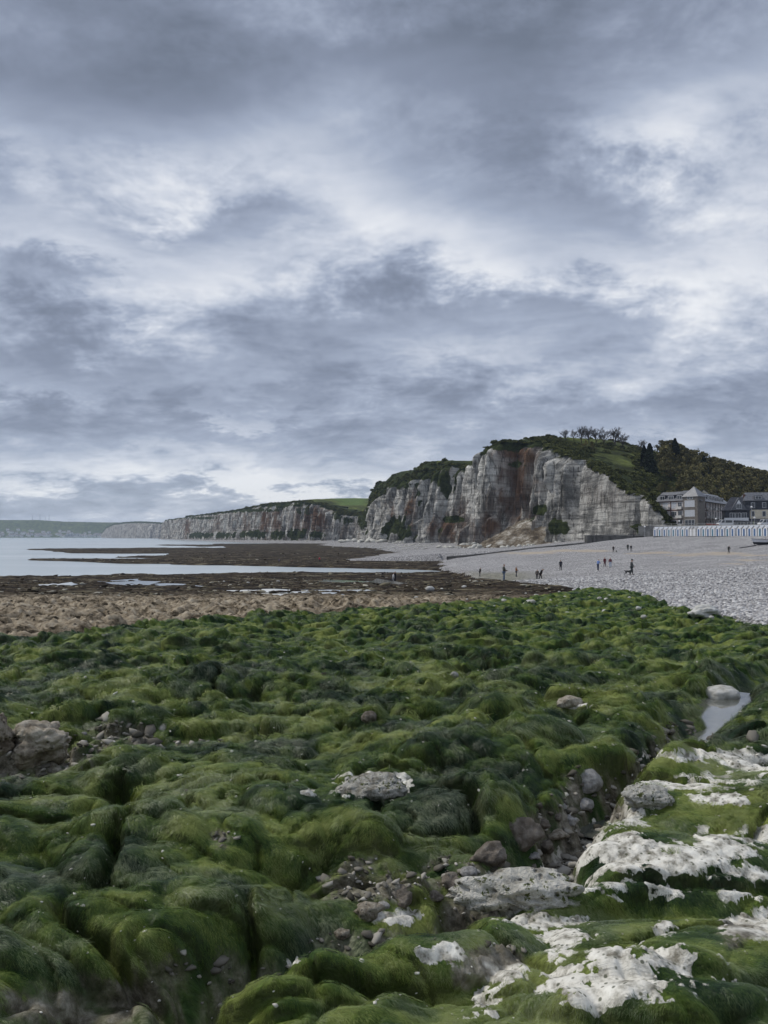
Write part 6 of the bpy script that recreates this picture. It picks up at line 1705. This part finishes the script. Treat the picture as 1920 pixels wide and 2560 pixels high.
person(1821, 176, 'person in black with backpack striding below the beached boat', BLACK, (.02, .02, .024), face=-PI * .45 + PI, lean=8, stride=.30, arms=((.5, .5), (-.4, .4)), H=1.82, bag=(.02, .02, .022))
person(1904.5, 203, 'person in black, left of the two before the beach huts', BLACK, (.03, .03, .03), face=0, stride=.05, H=1.68)
person(1912, 202, 'person in black jacket with something white, right of the two before the huts', BLACK, (.02, .02, .03), face=.4, stride=.12, H=1.72, bag=None)
person(983, 116, 'person in white top beside a person in black near the inlet', (.62, .62, .62), (.34, .34, .35), face=PI * .6, lean=4, stride=.1, H=1.62, hair=(.02, .02, .02))
person(988, 118, 'taller person in black beside the one in white near the inlet', BLACK, (.016, .016, .02), face=-PI * .6, stride=.08, long_coat=True, H=1.80)
dog(974, 117, 'black dog beside the pair near the inlet', (.014, .014, .014), (.3, .3, .3), PI * .5, .66)
person(799, 252, 'tiny person in red jacket on the far dark ledges', (.52, .035, .06), (.05, .03, .035), face=PI, lean=8, stride=.05, H=1.75)
person(729, 236, 'tiny crouching person in dark clothes on the far ledges', (.10, .03, .03), (.03, .02, .02), face=PI * .5, lean=55, head=10, stride=.2, H=1.4)
person(697, 240, 'tiny person in violet jacket on the far ledges', (.10, .10, .22), (.03, .03, .05), face=PI * .7, lean=30, stride=.1, H=1.4)
person(1584, 253, 'person in dark clothes sitting against the low wall under the cliff', NAVY, (.02, .02, .03), face=PI * .2, lean=18, stride=.05, H=1.5, dz=0.0)

bpy.context.view_layer.update()
dg = bpy.context.evaluated_depsgraph_get()
done = []
for o, name, mat, parent in PENDING:
    me = bpy.data.meshes.new_from_object(o.evaluated_get(dg)); me.name = name
    me.materials.clear(); me.materials.append(mat)
    me.polygons.foreach_set('use_smooth', [True] * len(me.polygons))
    done.append((o, me, name, mat, parent))
for o, me, name, mat, parent in done:
    old = o.data; bpy.data.objects.remove(o); bpy.data.meshes.remove(old)
    link(name, me, mat, parent)

# ------------------------------------------------------------------ the air over the bay
hzm = bpy.data.materials.new('haze'); hzm.use_nodes = True
ht_n = hzm.node_tree; ht_n.nodes.clear()
out = ht_n.nodes.new('ShaderNodeOutputMaterial'); pv = ht_n.nodes.new('ShaderNodeVolumePrincipled')
pv.inputs['Color'].default_value = (.66, .80, 1.0, 1); pv.inputs['Density'].default_value = HAZE_D; pv.inputs['Anisotropy'].default_value = 0.0
ht_n.links.new(pv.outputs[0], out.inputs['Volume'])
mb = MB().box(-6000, 2500, -300, 6500, -4, 140)
tag(mb.build('haze', hzm), kind='stuff')
